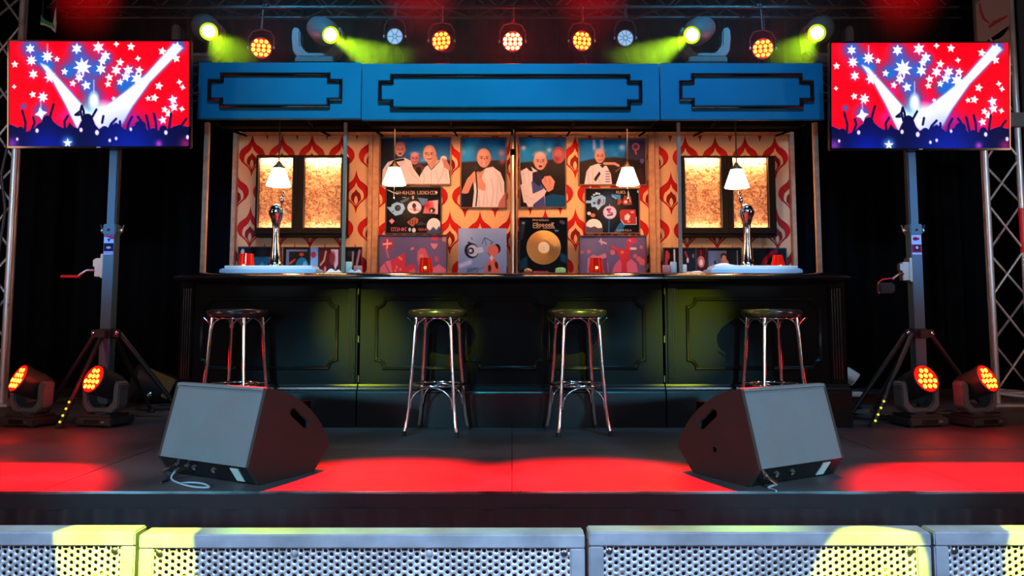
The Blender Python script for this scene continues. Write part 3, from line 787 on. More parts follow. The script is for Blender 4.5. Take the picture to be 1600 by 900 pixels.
def pic_stage():
    c = Canvas(905, 219, 1008, 288, 1.7); sky(c, 250)
    for x in (928, 940): c.line([(x, 219), (x + .5, 232)], 5, (200, 200, 235), soft=3)
    c.poly([(982, 219), (1010, 219), (1010, 252), (975, 250)], (60, 50, 66), soft=6)
    c.poly([(903, 254), (925, 249), (960, 246), (1010, 252), (1010, 290), (903, 290)], (40, 28, 28), soft=3)
    c.glow(972, 231, 5, (220, 225, 240), .9)
    for r, k in ((6, 1), (3.6, 0)): c.ell(993.5, 230, r, r, (190, 100, 120) if k else (90, 60, 80))
    c.line([(993, 236), (994, 241)], 2.5, (200, 100, 120)); c.ell(1003, 252, 3, 4, (100, 80, 120))
    c.poly([(912, 290), (916, 268), (922, 260), (934, 256), (948, 260), (954, 272), (956, 290)], WHT)
    c.poly([(927, 280), (936, 268), (938, 272), (930, 284)], (30, 26, 30)); c.poly([(940, 262), (944, 290), (951, 290), (948, 264)], (235, 225, 225))
    for i in range(5): c.line([(946, 268 + i * 4), (952, 268 + i * 4)], 1, (60, 50, 70))
    c.line([(944, 256), (960, 256), (966, 259)], 4, SKIN)
    c.poly([(936, 258), (941, 263), (946, 258)], (20, 16, 20))
    c.line([(962, 268), (970, 262), (980, 263)], 2.4, (150, 80, 60)); c.poly([(985, 288), (990, 268), (1003, 262), (1008, 288)], (60, 34, 32))
    folds(c, [[(918, 268), (920, 286)], [(926, 264), (926, 288)], [(934, 278), (938, 288)]])
    head(c, 937, 244, 10, (226, 152, 124), look=.4, hair=(225, 190, 180))
    return c
def scribble(c, x0, x1, y, h, col, seed):
    rnd = random.Random(seed); x = x0
    while x < x1:
        wd = rnd.uniform(1.6, 2.8)
        k = rnd.randint(0, 4)
        if k == 0: c.line([(x, y), (x, y + h), (x + wd, y + h)], .8, col)
        elif k == 1: c.line([(x, y + h), (x + wd / 2, y), (x + wd, y + h)], .8, col)
        elif k == 2: c.line([(x, y), (x + wd, y), (x + wd, y + h), (x, y + h), (x, y)], .7, col)
        elif k == 3: c.line([(x, y), (x, y + h)], .9, col); c.line([(x, y + h / 2), (x + wd, y + h / 2)], .7, col)
        else: c.line([(x + wd, y), (x, y), (x, y + h), (x + wd, y + h)], .7, col)
        x += wd + 1.1
def pic_collage1():
    c = Canvas(604, 293, 688, 365, 1.9, (10, 12, 14))
    scribble(c, 619, 648, 299, 4.6, (236, 180, 150), 1); scribble(c, 652, 681, 299, 4.6, (236, 180, 150), 2)
    c.line([(606, 297), (614, 301), (622, 303)], 1.4, (230, 215, 190)); c.ell(681.5, 301, 1.6, 1.6, (250, 235, 200))
    c.poly([(624, 315), (640, 308), (638, 313), (628, 318)], (80, 110, 110)); c.line([(629, 309), (634, 309)], 1, (200, 200, 190))
    c.poly([(652, 309), (668, 311), (668, 319), (660, 322)], (90, 130, 160)); c.glow(684, 316, 5, (50, 60, 90), .9)
    c.poly([(604, 324), (611, 324), (612, 320), (620, 316), (630, 319), (633, 326), (628, 335), (618, 338), (611, 332)], (150, 196, 222))
    c.ell(621.5, 325.5, 4.6, 4.8, (34, 34, 44), ang=30); c.ell(622, 325, 2.4, 2.2, (90, 80, 70)); c.ell(614, 331, 2, 1, (80, 110, 130))
    c.ell(647.5, 324.5, 11, 10, (206, 196, 204)); c.ell(647.5, 324.5, 9.6, 8.6, (222, 210, 218))
    c.ell(647, 322, 3, 4, (60, 20, 26)); c.ell(648, 328, 2.6, 3, (190, 40, 40)); c.line([(640, 327), (655, 330)], 1.2, (150, 120, 110))
    c.ell(645, 309, 1.6, 3, (225, 170, 140))
    c.poly([(664, 321), (670, 314), (684, 313), (684, 335), (661, 334), (662, 328)], (215, 110, 105))
    c.poly([(676, 314), (684, 313), (684, 335), (680, 335)], (225, 190, 185)); c.glow(668, 322, 5, (190, 30, 40), .9)
    c.ell(675, 329, 5, 4, (60, 45, 50)); c.ell(674, 330, 1.6, 2.2, (215, 215, 215))
    c.poly([(608, 346), (612.5, 342), (617, 346), (612.5, 351)], (240, 130, 140)); c.ell(612.5, 346.5, 1.6, 1.6, (250, 190, 190))
    c.poly([(636, 348), (642, 343), (648, 340), (654, 343), (653, 349), (648, 352), (645, 355), (640, 352)], (170, 90, 70))
    for i in range(9): c.ell(641 + (i % 3) * 4, 345 + (i // 3) * 2.6, .9, .9, (30, 20, 22))
    c.poly([(650, 353), (657, 347), (668, 351), (660, 352)], (50, 64, 66))
    c.ell(678, 354, 11, 12.5, (252, 240, 222)); c.poly([(666, 367), (668, 358), (672, 361), (677, 355), (682, 360), (686, 354), (690, 360), (690, 367)], (70, 82, 120), soft=1.5)
    scribble(c, 612, 634, 356.5, 5, (235, 110, 120), 3); c.ell(640.5, 359.5, 2, 3, (180, 205, 225)); c.ell(647, 360.5, 2.8, 3.6, (220, 220, 220)); scribble(c, 654, 664, 358, 2.6, (225, 110, 80), 5)
    return c
def pic_collage2():
    c = Canvas(915, 296, 997, 364, 1.9, (9, 13, 18))
    c.glow(950, 312, 12, (12, 60, 100), .8); c.glow(948, 350, 14, (10, 36, 60), .7)
    c.poly([(915, 314), (923, 314), (925, 309), (940, 305), (946, 309), (945, 319), (939, 323), (934, 329), (930, 324), (924, 324), (923, 318), (915, 318)], (150, 200, 232))
    for x, y, r in ((928, 305, 2), (932, 303, 2.4), (936, 303.5, 1.8), (925, 308, 1.5)): c.ell(x, y, r, r * .8, (180, 215, 235))
    c.ell(935.5, 316, 2.6, 5, (90, 44, 40), ang=15); c.ell(928, 318, 1.8, 1.8, (40, 60, 90)); c.line([(943, 312), (942, 319)], 1, (50, 80, 120))
    c.poly([(954, 304), (969, 305), (969, 312), (962, 311)], (60, 140, 195)); c.line([(956, 307), (962, 311)], 1.5, (160, 210, 235))
    scribble(c, 963, 976, 299, 3.6, (240, 190, 120), 8); c.ell(996, 300, 1.2, 2.2, (240, 220, 190))
    c.poly([(975, 306), (979, 306), (981, 316), (985, 306), (987, 320), (983, 321), (974, 321), (971, 318)], (150, 60, 46)); c.ell(977, 316, 2.6, 2.6, (235, 200, 190))
    c.line([(981, 300), (984, 316)], 1.2, (230, 200, 190)); c.poly([(965, 312), (970, 312), (971, 316), (967, 321), (964, 320)], (170, 66, 50))
    c.ell(952, 332.5, 10.3, 10.3, (196, 186, 216)); c.ell(952, 332.5, 8.8, 8.8, (212, 200, 226))
    c.line([(948, 328), (953, 327), (950, 332), (956, 334)], 2.6, (196, 50, 90)); c.line([(949, 337), (956, 336)], 2.4, (50, 60, 120)); c.ell(949, 328, 1.6, 1.8, (50, 50, 90))
    c.line([(951, 343), (950, 364)], 2, (20, 90, 140)); c.line([(952, 320), (952, 324)], 1, (200, 190, 220))
    c.poly([(958, 364), (966, 350), (972, 345), (976, 352), (968, 364)], (24, 100, 150))
    c.poly([(967, 332), (970, 328), (992, 328), (993, 350), (972, 350), (968, 342)], (176, 50, 44)); c.line([(969, 344), (974, 351), (993, 351), (993, 340)], 1.4, (190, 180, 200))
    c.poly([(975, 338), (980, 334), (984, 338), (981, 345), (975, 344)], (226, 214, 205)); c.ell(987, 332, 2.8, 1.8, (240, 150, 160)); c.ell(981, 347, 2.2, 1.4, (245, 150, 80))
    c.ell(920, 334, 3, 2.6, (248, 226, 216)); c.ell(926, 337, 4, 3, (216, 120, 96))
    c.ell(927, 355, 13, 12.5, (255, 246, 228)); c.poly([(912, 357), (916, 354), (922, 356), (928, 354), (934, 357), (941, 356), (941, 366), (912, 366)], (84, 76, 92), soft=1)
    scribble(c, 963, 985, 359, 2.2, (170, 160, 150), 12)
    return c
def pic_pink1():
    c = Canvas(593, 369, 697, 425, 1.7, (112, 96, 132)); c.glow(630, 385, 25, (96, 84, 120), .8)
    c.ell(606, 380, 8, 8, (190, 50, 70), soft=6); c.line([(599, 380), (611, 379)], 2.6, (245, 180, 160)); c.line([(605, 374), (605, 385)], 2, (245, 190, 170))
    c.line([(603, 385), (607, 398)], 2, (225, 110, 120)); c.ell(679, 372, 6, 3, (205, 70, 90)); c.poly([(672, 379), (684, 379), (682, 384), (678, 387), (674, 383)], (230, 140, 140))
    c.ell(694, 373, 4, 4, (210, 130, 120)); c.ell(644, 386, 3, 1.8, (220, 120, 130), ang=-30)
    c.poly([(593, 426), (594, 412), (604, 403), (616, 400), (624, 412), (622, 426)], (226, 120, 140)); c.line([(601, 404), (612, 424)], 2, (196, 70, 96))
    c.poly([(610, 402), (624, 396), (632, 391), (634, 402), (634, 412), (642, 406), (650, 410), (642, 420), (640, 426), (616, 426)], (216, 60, 74))
    for x, y in ((624, 398), (627, 400), (620, 411), (626, 414), (618, 416)): c.ell(x, y, 1.6, 2, (240, 140, 120))
    c.poly([(636, 426), (640, 416), (648, 412), (652, 426)], (220, 110, 110))
    c.poly([(652, 390), (657, 385), (664, 386), (670, 398), (676, 408), (676, 426), (650, 426), (655, 410), (652, 402)], (222, 96, 110)); c.ell(658, 397, 4, 4, (232, 130, 130), soft=2)
    c.poly([(672, 426), (676, 412), (686, 407), (697, 414), (697, 426)], (228, 120, 140)); c.ell(682, 400, 3, 4, (205, 80, 100))
    return c
def pic_pink2():
    c = Canvas(906, 370, 1008, 425, 1.7, (104, 96, 134)); c.glow(920, 380, 20, (124, 118, 150), .7); c.glow(1000, 400, 14, (150, 70, 100), .8)
    for x, y, r in ((909, 391, 2.6), (920, 390, 3), (957, 391, 4), (1002, 384, 2.5), (998, 400, 4), (1003, 404, 5), (992, 396, 3)): c.ell(x, y, r, r * .9, (220, 110, 112), soft=1.5)
    c.line([(937, 376), (947, 379)], 2.4, (235, 175, 170)); c.line([(939, 373), (940, 380)], 2, (235, 175, 170)); c.line([(985, 386), (993, 386)], 3.2, (250, 200, 200))
    c.poly([(917, 426), (918, 400), (926, 394), (934, 396), (946, 392), (950, 408), (950, 426)], (214, 128, 150)); c.poly([(940, 400), (948, 398), (950, 424), (944, 424)], (110, 70, 110))
    c.ell(988, 375, 7, 5, (205, 60, 90), soft=2); c.ell(983, 376, 3, 2, (245, 190, 190))
    c.poly([(952, 426), (960, 408), (968, 400), (975, 410), (977, 426)], (220, 100, 130)); c.poly([(977, 426), (978, 405), (986, 400), (994, 406), (998, 426)], (222, 112, 140))
    c.poly([(956, 380), (965, 386), (970, 386), (977, 387), (981, 374), (985, 376), (984, 398), (979, 406), (980, 426), (970, 426), (971, 406), (966, 396), (963, 388), (955, 384)], (204, 52, 66))
    c.ell(972, 391, 3, 2.4, (225, 120, 80)); 
    return c
def pic_bluecard():
    c = Canvas(716.5, 357.5, 791, 424, 1.7); c.grad((150, 176, 214), (112, 140, 190))
    c.glow(725, 365, 16, (176, 198, 226), .8); c.line([(720, 407), (735, 402)], 5, (190, 206, 236), soft=4)
    c.ell(737, 387, 11, 10, (30, 34, 46), ang=20); c.ell(739, 387, 8.4, 7.6, (196, 208, 226), ang=20); c.ell(736, 387, 5, 4.4, (40, 44, 60)); c.ell(735.5, 387, 2.6, 2.2, (200, 210, 225))
    c.poly([(744, 383), (754, 382), (756, 388), (748, 391)], (190, 204, 226)); c.line([(732, 376), (737, 378)], 2, (30, 34, 46)); c.line([(737, 370), (738, 372)], 1.2, (40, 60, 110))
    c.line([(753, 378), (757, 370), (763, 372), (770, 376), (766, 378)], 1, (60, 80, 120)); c.line([(757, 370), (760, 380)], .8, (60, 80, 120))
    for i in range(5): c.line([(730 + i * 3, 416 - i), (734 + i * 3.4, 409)], .8, (60, 76, 120)); c.line([(730, 411 + i * 1.6), (748, 410 + i * 2)], .7, (60, 76, 120))
    c.line([(746, 413), (757, 408)], .8, (70, 86, 130))
    c.ell(776, 384.5, 5.6, 6.4, (26, 22, 26)); c.ell(770, 387, 8.5, 8.4, (214, 116, 100)); c.line([(762, 390), (768, 396)], .9, (110, 60, 56))
    c.poly([(757, 424), (758, 408), (764, 399), (773, 396), (780, 406), (782, 424)], (212, 110, 92)); c.ell(765, 410, 2.6, 4.6, (50, 34, 40)); c.ell(775.5, 406, 2.4, 5, (50, 34, 40), ang=-15)
    c.poly([(765, 396), (768, 392), (771, 397), (768, 401)], (220, 210, 220)); c.poly([(781, 415), (788, 420), (789, 424), (779, 424)], (226, 140, 160))
    return c
def pic_gold():
    c = Canvas(812.5, 341.5, 886, 423.5, 1.9, (10, 11, 13))
    c.poly([(813, 345), (822, 345), (817, 370), (813, 372)], (44, 52, 68), soft=3); c.ell(818, 348, 2.4, 1.6, (130, 140, 160))
    c.ell(879, 347, 4.6, 2.6, (80, 74, 90), ang=20); c.poly([(866, 357), (874, 358), (872, 360), (868, 360)], (60, 130, 170))
    c.poly([(812, 400), (824, 393), (824, 410), (812, 412)], (18, 60, 88), soft=4); c.poly([(874, 388), (886, 392), (886, 404), (876, 400)], (18, 70, 100), soft=4)
    scribble(c, 833, 857, 342.8, 2.0, (236, 190, 150), 21)
    col = (240, 200, 158)
    c.line([(841, 348), (833.5, 348.5), (833.5, 354.5), (844, 354.5)], .8, col); c.line([(833.5, 351.5), (838, 351.2)], .8, col)
    for x in (840, 844.5, 849, 854, 858.5, 862.5):
        c.ell(x, 351.2, 1.9, 2.1, col); c.ell(x, 351.2, .9, 1.1, (10, 11, 13))
    c.line([(849, 354.8), (867, 354.8)], .8, col); c.line([(862, 348), (865.5, 348), (863.5, 351), (866, 353.5)], 1, col)
    return c

def framed(px0, px1, py0, py1, Y, fw, fm, c, label, group, matw=0.0, depth=0.022, name='framed_picture'):
    a = at(px0, py1, Y); b = at(px1, py0, Y)
    p0 = at(px0, (py0 + py1) / 2, Y).x; p1 = at(px1, (py0 + py1) / 2, Y).x
    xc = (p0 + p1) / 2; W = p1 - p0; H = b.z - a.z
    root = thing(name, (xc, Y, a.z), label, 'picture', group)
    w2 = W / 2
    if fw > 0:
        MB().prism([[(-w2, 0), (w2, 0), (w2, H), (-w2, H)], [(-w2 + fw, fw), (-w2 + fw, H - fw), (w2 - fw, H - fw), (w2 - fw, fw)]], -depth, 0.0).build('frame', fm, root, bev=0.003)
    MB().bb(-w2 + .002, w2 - .002, -0.008, -0.0005, .002, H - .002).build('backing', 'frame_black' if fw else 'white', root)
    c.sheet('print', W - 2 * fw, H - 2 * fw, 'print', root, Matrix.Translation((0, -0.0095 if fw else -0.0088, H / 2)))
    return root
YP = YW - 0.002
G1 = 'pictures hung on the papered back wall'
framed(593, 705.5, 214.5, 290, YP, 0.012, 'frame_brown', pic_group(), 'framed photograph of three bald men, two in white jackets, behind the second lamp', G1)
framed(719, 792, 215, 326, YP, 0.011, 'frame_brown', pic_portrait(), 'tall framed photograph of a smiling man in white with hands round a microphone', G1)
framed(811, 885, 214.5, 325.5, YP, 0.011, 'frame_brown', pic_portrait2(), 'tall framed photograph of a laughing man in a waistcoat with his fist to his chest', G1)
framed(903, 1010, 216.5, 290.5, YP, 0.012, 'frame_brown', pic_stage(), 'framed photograph of one man in white pointing, behind the third lamp', G1)
framed(602.5, 690, 291.5, 366, YP, 0.009, 'wood_dark', pic_collage1(), 'black collage poster with round badge and title lettering, left of centre', G1)
framed(913.5, 999.5, 294, 365.5, YP, 0.009, 'frame_brown', pic_collage2(), 'black collage poster with lilac disc and blue shapes, right of centre', G1)
YQ = YW - 0.075
def standing(px0, px1, py0, c, label, fm, fw=0.011, Y=YQ, grp='pictures standing on the back counter'):
    """picture standing on the back counter"""
    zb = BCZ; a = at(px0, py0, Y)
    py1 = None
    for q in range(int(py0), 470):
        if at(px0, q, Y).z <= zb: py1 = q - (zb - at(px0, q, Y).z) * FPX / Y; break
    c2 = c
    r = framed(px0, px1, py0, py1, Y, fw, fm, c2, label, grp)
    return r
standing(591, 699.5, 367, pic_pink1(), 'wide framed picture of pink and red figures left of centre, behind a red candle', 'wood_dark')
standing(716, 791.5, 357, pic_bluecard(), 'unframed pale blue picture with a gauge drawing and an orange figure', 'white', fw=0.0)
gd = standing(811, 887, 340, pic_gold(), 'black framed gold record award with pale lettering above the disc', 'frame_black', fw=0.007)
dc = at(849.5, 386.5, YQ - .02)
rr = 27.0 / FPX * YQ * .995
mtx = dir_mtx((dc.x - gd.location.x, -0.012, dc.z - gd.location.z), (0, -1, 0))
NR = 36
disc = MB().lathe([(rr, 0), (rr, .002)] + [(rr * (.99 - .64 * i / NR), .002 + (.0008 if i % 2 else 0)) for i in range(NR + 1)] + [(rr * .33, .0022), (rr * .02, .0022)], 64, mtx).build('gold_record', 'gold', gd, smooth=12)
MB().lathe([(rr * .32, .0018), (rr * .32, .0034), (rr * .05, .0034), (rr * .05, .0018)], 32, mtx).build('record_label', 'paper', disc)
standing(904, 1010, 368, pic_pink2(), 'wide framed picture of pink jackets and a red figure behind the right middle candle', 'wood_dark')

def small(px0, px1, py0, label, fn, fm='frame_black', fw=0.008, Y=YQ + .02):
    c = Canvas(px0, py0, px1, 427, 1.6, (16, 16, 20)); fn(c)
    return standing(px0, px1, py0, c, label, fm, fw, Y, 'small pictures standing along the back counter')
def f1(c):
    c.poly([(396, 398), (422, 398), (422, 428), (396, 428)], (20, 110, 160)); c.poly([(402, 414), (410, 404), (418, 414), (418, 420), (402, 420)], (90, 170, 205)); c.glow(410, 392, 8, (40, 42, 50), .8)
    c.ell(378, 392, 3, 5, (230, 190, 170))
def f2(c):
    c.poly([(446, 388), (482, 388), (482, 428), (446, 428)], (110, 120, 150)); c.poly([(451, 391), (482, 391), (482, 428), (451, 428)], (34, 34, 38))
    c.ell(472, 395, 4, 2.5, (200, 80, 50)); c.line([(453, 407), (461, 402)], 3, (200, 70, 40)); c.ell(473, 412, 11, 13, (40, 140, 195)); c.ell(478, 412, 4, 8, (130, 200, 225))
def f3(c):
    c.a[:] = np.array((110, 165, 215)) / 255.; c.ell(490, 396, 4, 4, (180, 50, 50)); c.poly([(484, 404), (497, 398), (497, 428), (484, 428)], (130, 185, 225))
def f4(c):
    c.a[:] = np.array((84, 26, 30)) / 255.; c.line([(509, 391), (506, 403), (500, 409)], 2.6, (214, 160, 120)); c.poly([(517, 388), (530, 388), (530, 408), (525, 416)], (226, 200, 214)); c.ell(508, 415, 2, 4, (226, 120, 110))
    c.ell(520, 400, 5, 9, (130, 50, 56), soft=3)
def f5(c):
    c.ell(549, 394, 7, 4, (40, 42, 48)); c.line([(563, 390), (556, 420)], 4, (205, 120, 140), soft=2); c.line([(552, 392), (551, 410)], 3, (150, 150, 160), soft=2)
small(372, 440, 385.5, 'small dark framed picture with a blue house shape behind the left candle', f1)
small(442.5, 485, 386, 'small black framed picture of a blue dome right of the left tap', f2)
small(485.5, 497, 386.5, 'narrow pale blue card beside the small dome picture', f3, fw=0.0)
small(497.5, 532, 386.5, 'small dark red picture with a pale drape, left of the slim post', f4)
small(533, 566, 386, 'small black framed picture behind the pink glass, right of the slim left post', f5)
def g1(c):
    c.line([(1041, 392), (1038, 424)], 5, (200, 60, 70), soft=2); c.ell(1044, 397, 2, 5, (190, 50, 50)); c.line([(1054, 389), (1054, 404)], 3, (215, 210, 220))
def g2(c):
    c.a[:] = np.array((22, 30, 44)) / 255.; c.line([(1070, 392), (1074, 400)], 3, (190, 50, 60)); c.ell(1074, 403, 2, 3.4, (230, 210, 210)); c.ell(1084, 397, 2, 3, (120, 110, 130))
def g3(c):
    c.a[:] = np.array((70, 14, 18)) / 255.; c.ell(1095, 405, 6.4, 7.6, (210, 110, 96)); c.ell(1095, 406, 3, 4, (245, 215, 200)); c.line([(1095, 390), (1095, 396)], 1.4, (180, 60, 40))
def g4(c):
    c.poly([(1105, 390), (1135, 390), (1135, 428), (1105, 428)], (96, 110, 132)); c.poly([(1135, 390), (1155, 390), (1155, 428), (1135, 428)], (20, 28, 32)); c.line([(1153, 390), (1153, 416)], 1.6, (130, 130, 110))
    c.poly([(1124, 416), (1126, 402), (1131, 398), (1138, 404), (1141, 416)], (190, 130, 110)); c.ell(1130.5, 397, 5, 4, (50, 36, 32)); c.ell(1131, 400, 3.4, 4, (205, 150, 125)); c.ell(1116, 406, 2, 3, (40, 50, 60))
def g5(c):
    c.line([(1187, 415), (1195, 402), (1206, 393), (1213, 391)], 6, (150, 20, 36), soft=3); c.line([(1190, 415), (1198, 404)], 2, (190, 60, 80), soft=2)
    for i in range(8): c.ell(1198 + (i % 3) * 3, 410 + (i // 3) * 3, 1.3, 1.3, (235, 120, 50))
small(1036, 1064, 387, 'small black framed picture with red figure, left of the slim right post', g1)
small(1064.5, 1087.5, 387, 'small dark blue picture with pale shapes, right of the slim right post', g2)
small(1088, 1103, 387, 'narrow red picture with an oval ornament under the right cabinet', g3, fw=.004)
small(1104, 1158.5, 387, 'small framed picture, half grey half black, of a person left of the right tap', g4)
small(1175, 1228.5, 387.5, 'small black framed picture with red pattern behind the right candle', g5)

# ================================================================== PENDANT LAMPS
def pendant(px, py0, py1, hwid, Y, label):
    b = at(px, py1, Y); t = at(px, py0, Y); h = t.z - b.z; r1 = hwid * Y / FPX; r0 = r1 * 0.5
    root = thing('pendant_lamp', b, label, 'lamp', 'pendant lamps over the bar')
    top = HB + 0.03 - b.z
    MB().lathe([(r1, 0), (r1 * 1.01, .004), (r0, h), (r0 * .94, h), (r1 * .96, .006)], 32, cap=False).build('lamp_shade', 'shade', root, smooth=50)
    MB().lathe([(r0 * 1.02, h - .002), (r0 * .95, h + .012), (r0 * .5, h + .03), (r0 * .3, h + .05), (.006, h + .055)], 20).build('cap', 'brass', root, smooth=50)
    MB().tube([(0, 0, h + .05), (0, 0, top)], 0.0055, 8).build('rod', 'cable', root, smooth=50)
    MB().lathe([(.004, h * .9), (.02, h * .7), (.026, h * .45), (.018, h * .25), (.002, h * .18)], 16).build('bulb', 'shade', root, smooth=60)
    light('lamp_glow', 'POINT', (0, 0, -0.015), 10, (1.0, 0.44, 0.17), size=0.05, parent=root)
    return root
YL = YH + 0.1
PL = [pendant(435, 263, 290.5, 19, YL, 'white glass cone pendant lamp directly above the left beer tap'),
      pendant(616, 262, 288.5, 18.5, YL + .26, 'white glass cone pendant lamp in front of the photograph of three men'),
      pendant(981, 262, 289, 18, YL + .26, 'white glass cone pendant lamp in front of the photograph of the pointing man'),
      pendant(1151.5, 265, 293, 19, YL, 'white glass cone pendant lamp directly above the right beer tap')]
for r_ in PL[1:3]:
    MB().tube([(0, 0, .03), (0, 0, -0.10)], 0.003, 6).build('pull_chain', 'chrome', r_)
    MB().lathe([(.001, -.12), (.006, -.112), (.006, -.104), (.001, -.098)], 10).build('pull_knob', 'chrome', r_)
# unseen warm strips added behind the fascia to brighten the papered wall
for x, e in ((-1.75, 4), (-0.55, 11), (0.55, 11), (1.75, 4)):
    l = light('wall_fill_light', 'AREA', (x, YH + .2, HB + .02), e, (1.0, 0.4, 0.15), (x, YW, 1.35), size=0.9, size_y=0.05)

# ================================================================== BEER TAPS
def tap(px, side, label):
    Y = 5.38; zb = COUNTER_Z + 0.056
    p = at(px, 413, Y); k = Y / FPX
    root = thing('beer_tap', (p.x, Y, zb), label, 'beer tap', 'chrome beer taps on the bar')
    pr = [(13, 0), (13, 2), (10.5, 4), (9, 8), (7.5, 20), (6, 38), (5.5, 55), (6.5, 68), (9, 76), (11.5, 82), (12.2, 85), (12.2, 87), (10.5, 88.5)]
    MB().lathe([(a * k, b * k) for a, b in pr], 28).build('column', 'chrome', root, smooth=50)
    MB().lathe([(10.6 * k * math.cos(R(a)), (88 + 10.6 * math.sin(R(a))) * k) for a in range(0, 90, 10)] + [(0.0005, 98.6 * k)], 28).build('dome', 'chrome', root, smooth=60)
    s = side
    # tap body leaving the dome, handle rising above it
    MB().tube([(s * 4 * k, -.01, 84 * k), (s * 13 * k, -.045, 88 * k), (s * 15 * k, -.06, 84 * k), (s * 15 * k, -.065, 76 * k)], [.009, .01, .008, .006], 10).build('spout', 'chrome_soft', root, smooth=50)
    hd = MB().lathe([(.004, 0), (.007, .01), (.006, .03), (.013, .045), (.018, .058), (.013, .072), (.006, .08), (.005, .1), (.008, .115), (.001, .125)], 16,
                    Matrix.Translation((s * 9 * k, -.04, 91 * k)) @ Matrix.Rotation(R(s * 10), 4, 'Y')).build('handle', 'chrome', root, smooth=50)
    return root
tap(430, 1, 'tall chrome beer tap with domed head at the left, under a pendant lamp')
tap(1168.5, -1, 'tall chrome beer tap with domed head at the right, under a pendant lamp')

def tray(px0, px1, label, m1, m2, folds):
    Y = 5.36; a = at(px0, 418, Y); b = at(px1, 418, Y); xc = (a.x + b.x) / 2; W = b.x - a.x
    root = thing('drip_tray', (xc, Y, COUNTER_Z), label, 'tray', 'drip trays under the taps')
    MB().bb(-W / 2, W / 2, -.11, .13, 0, .03).build('pan', m2, root, bev=0.003)
    MB().prism([[(-W / 2 + .01, -.095), (W / 2 - .01, -.095), (W / 2 - .01, .115), (-W / 2 + .01, .115)]], .03, .036, Matrix(((1, 0, 0, 0), (0, 0, 1, 0), (0, 1, 0, 0), (0, 0, 0, 1)))).build('grille', m1, root)
    MB().bb(-W / 2 + .03, W / 2 - .03, -.1, .1, .036, .056).build('mat', m1, root, bev=0.004)
tray(352, 500, 'white and blue drip tray under the left beer tap', 'white_tray', 'tray_blue', 0)
tray(1104, 1245, 'pale blue drip tray under the right beer tap', 'white_tray', 'tray_blue', 0)

def cloth_heap(px, w, h, m, label, name='bar_towel', Y=5.3, z=COUNTER_Z, seed=1):
    p = at(px, 420, Y); rnd = random.Random(seed)
    vs = []; fs = []; n = 14
    for i in range(n + 1):
        for j in range(7):
            u, v = i / n, j / 6
            e = min(1, 4 * u, 4 * (1 - u)) * min(1, 3 * v + .01, 3 * (1 - v) + .01)
            vs.append(((u - .5) * w + .004 * math.sin(v * 9), (v - .5) * .14, 0.001 + h * max(e, .02) * (.75 + .25 * math.sin(u * 13 + v * 4 + seed))))
    for i in range(n):
        for j in range(6):
            a = i * 7 + j; fs.append((a, a + 1, a + 8, a + 7))
    base = len(vs)
    mb = MB().add(vs, fs); mb.bb(-w * .49, w * .49, -.068, .068, 0, .004)
    o = mb.build(name, m, smooth=70); o.location = (p.x, Y, z)
    tag(o, label, 'towel', 'bar towels')
cloth_heap(521, 0.13, 0.035, 'towel', 'folded white bar towel at the right end of the left drip tray', seed=1)
cloth_heap(556, 0.12, 0.03, 'tray_blue', 'crumpled blue bar cloth beside the slim post at the left', seed=3)
cloth_heap(1086, 0.17, 0.02, 'towel', 'flat white bar towel left of the right drip tray', seed=5)
cloth_heap(1131, 0.17, 0.022, 'towel', 'small white towel lying on the right drip tray', z=COUNTER_Z + .056, seed=6, Y=5.35)

# ================================================================== CANDLES, GLASSES
def candle(px, Y, z, h, r, label, prof=0):
    p = at(px, 410, Y)
    root = thing('candle_holder', (p.x, Y, z), label, 'candle', 'red glass candle holders')
    pr = [(r * .8, 0), (r * .95, .008), (r * 1.0, h * .35), (r * .86, h * .7), (r * .8, h), (r * .74, h), (r * .8, h * .7)] if prof == 0 else \
         [(r * .7, 0), (r * 1.0, h * .12), (r * 1.05, h * .4), (r * .75, h * .72), (r * .62, h), (r * .56, h), (r * .68, h * .72)]
    MB().lathe(pr, 24, cap=False).build('glass', 'candle_glass', root, smooth=50)
    MB().lathe([(.001, h * .3), (.006, h * .36), (.0085, h * .46), (.006, h * .62), (.001, h * .78)], 12).build('flame', 'flame', root, smooth=60)
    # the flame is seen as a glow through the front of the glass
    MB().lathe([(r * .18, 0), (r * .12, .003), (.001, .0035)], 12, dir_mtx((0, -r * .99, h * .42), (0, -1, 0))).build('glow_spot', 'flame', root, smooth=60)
    light('candle_light', 'POINT', (0, 0, h * .95), 0.35, (1.0, 0.12, 0.03), size=0.02, parent=root)
candle(385, 5.5, COUNTER_Z, 0.155, 0.06, 'glowing red glass candle holder left of the left beer tap')
candle(665.5, 5.5, COUNTER_Z, 0.125, 0.052, 'glowing red glass candle holder in front of the pink picture left of centre')
candle(931, 5.5, COUNTER_Z, 0.125, 0.052, 'glowing red glass candle holder in front of the pink picture right of centre')
candle(1215.5, 5.5, COUNTER_Z, 0.145, 0.054, 'glowing pear-shaped red glass candle holder right of the right beer tap', 1)

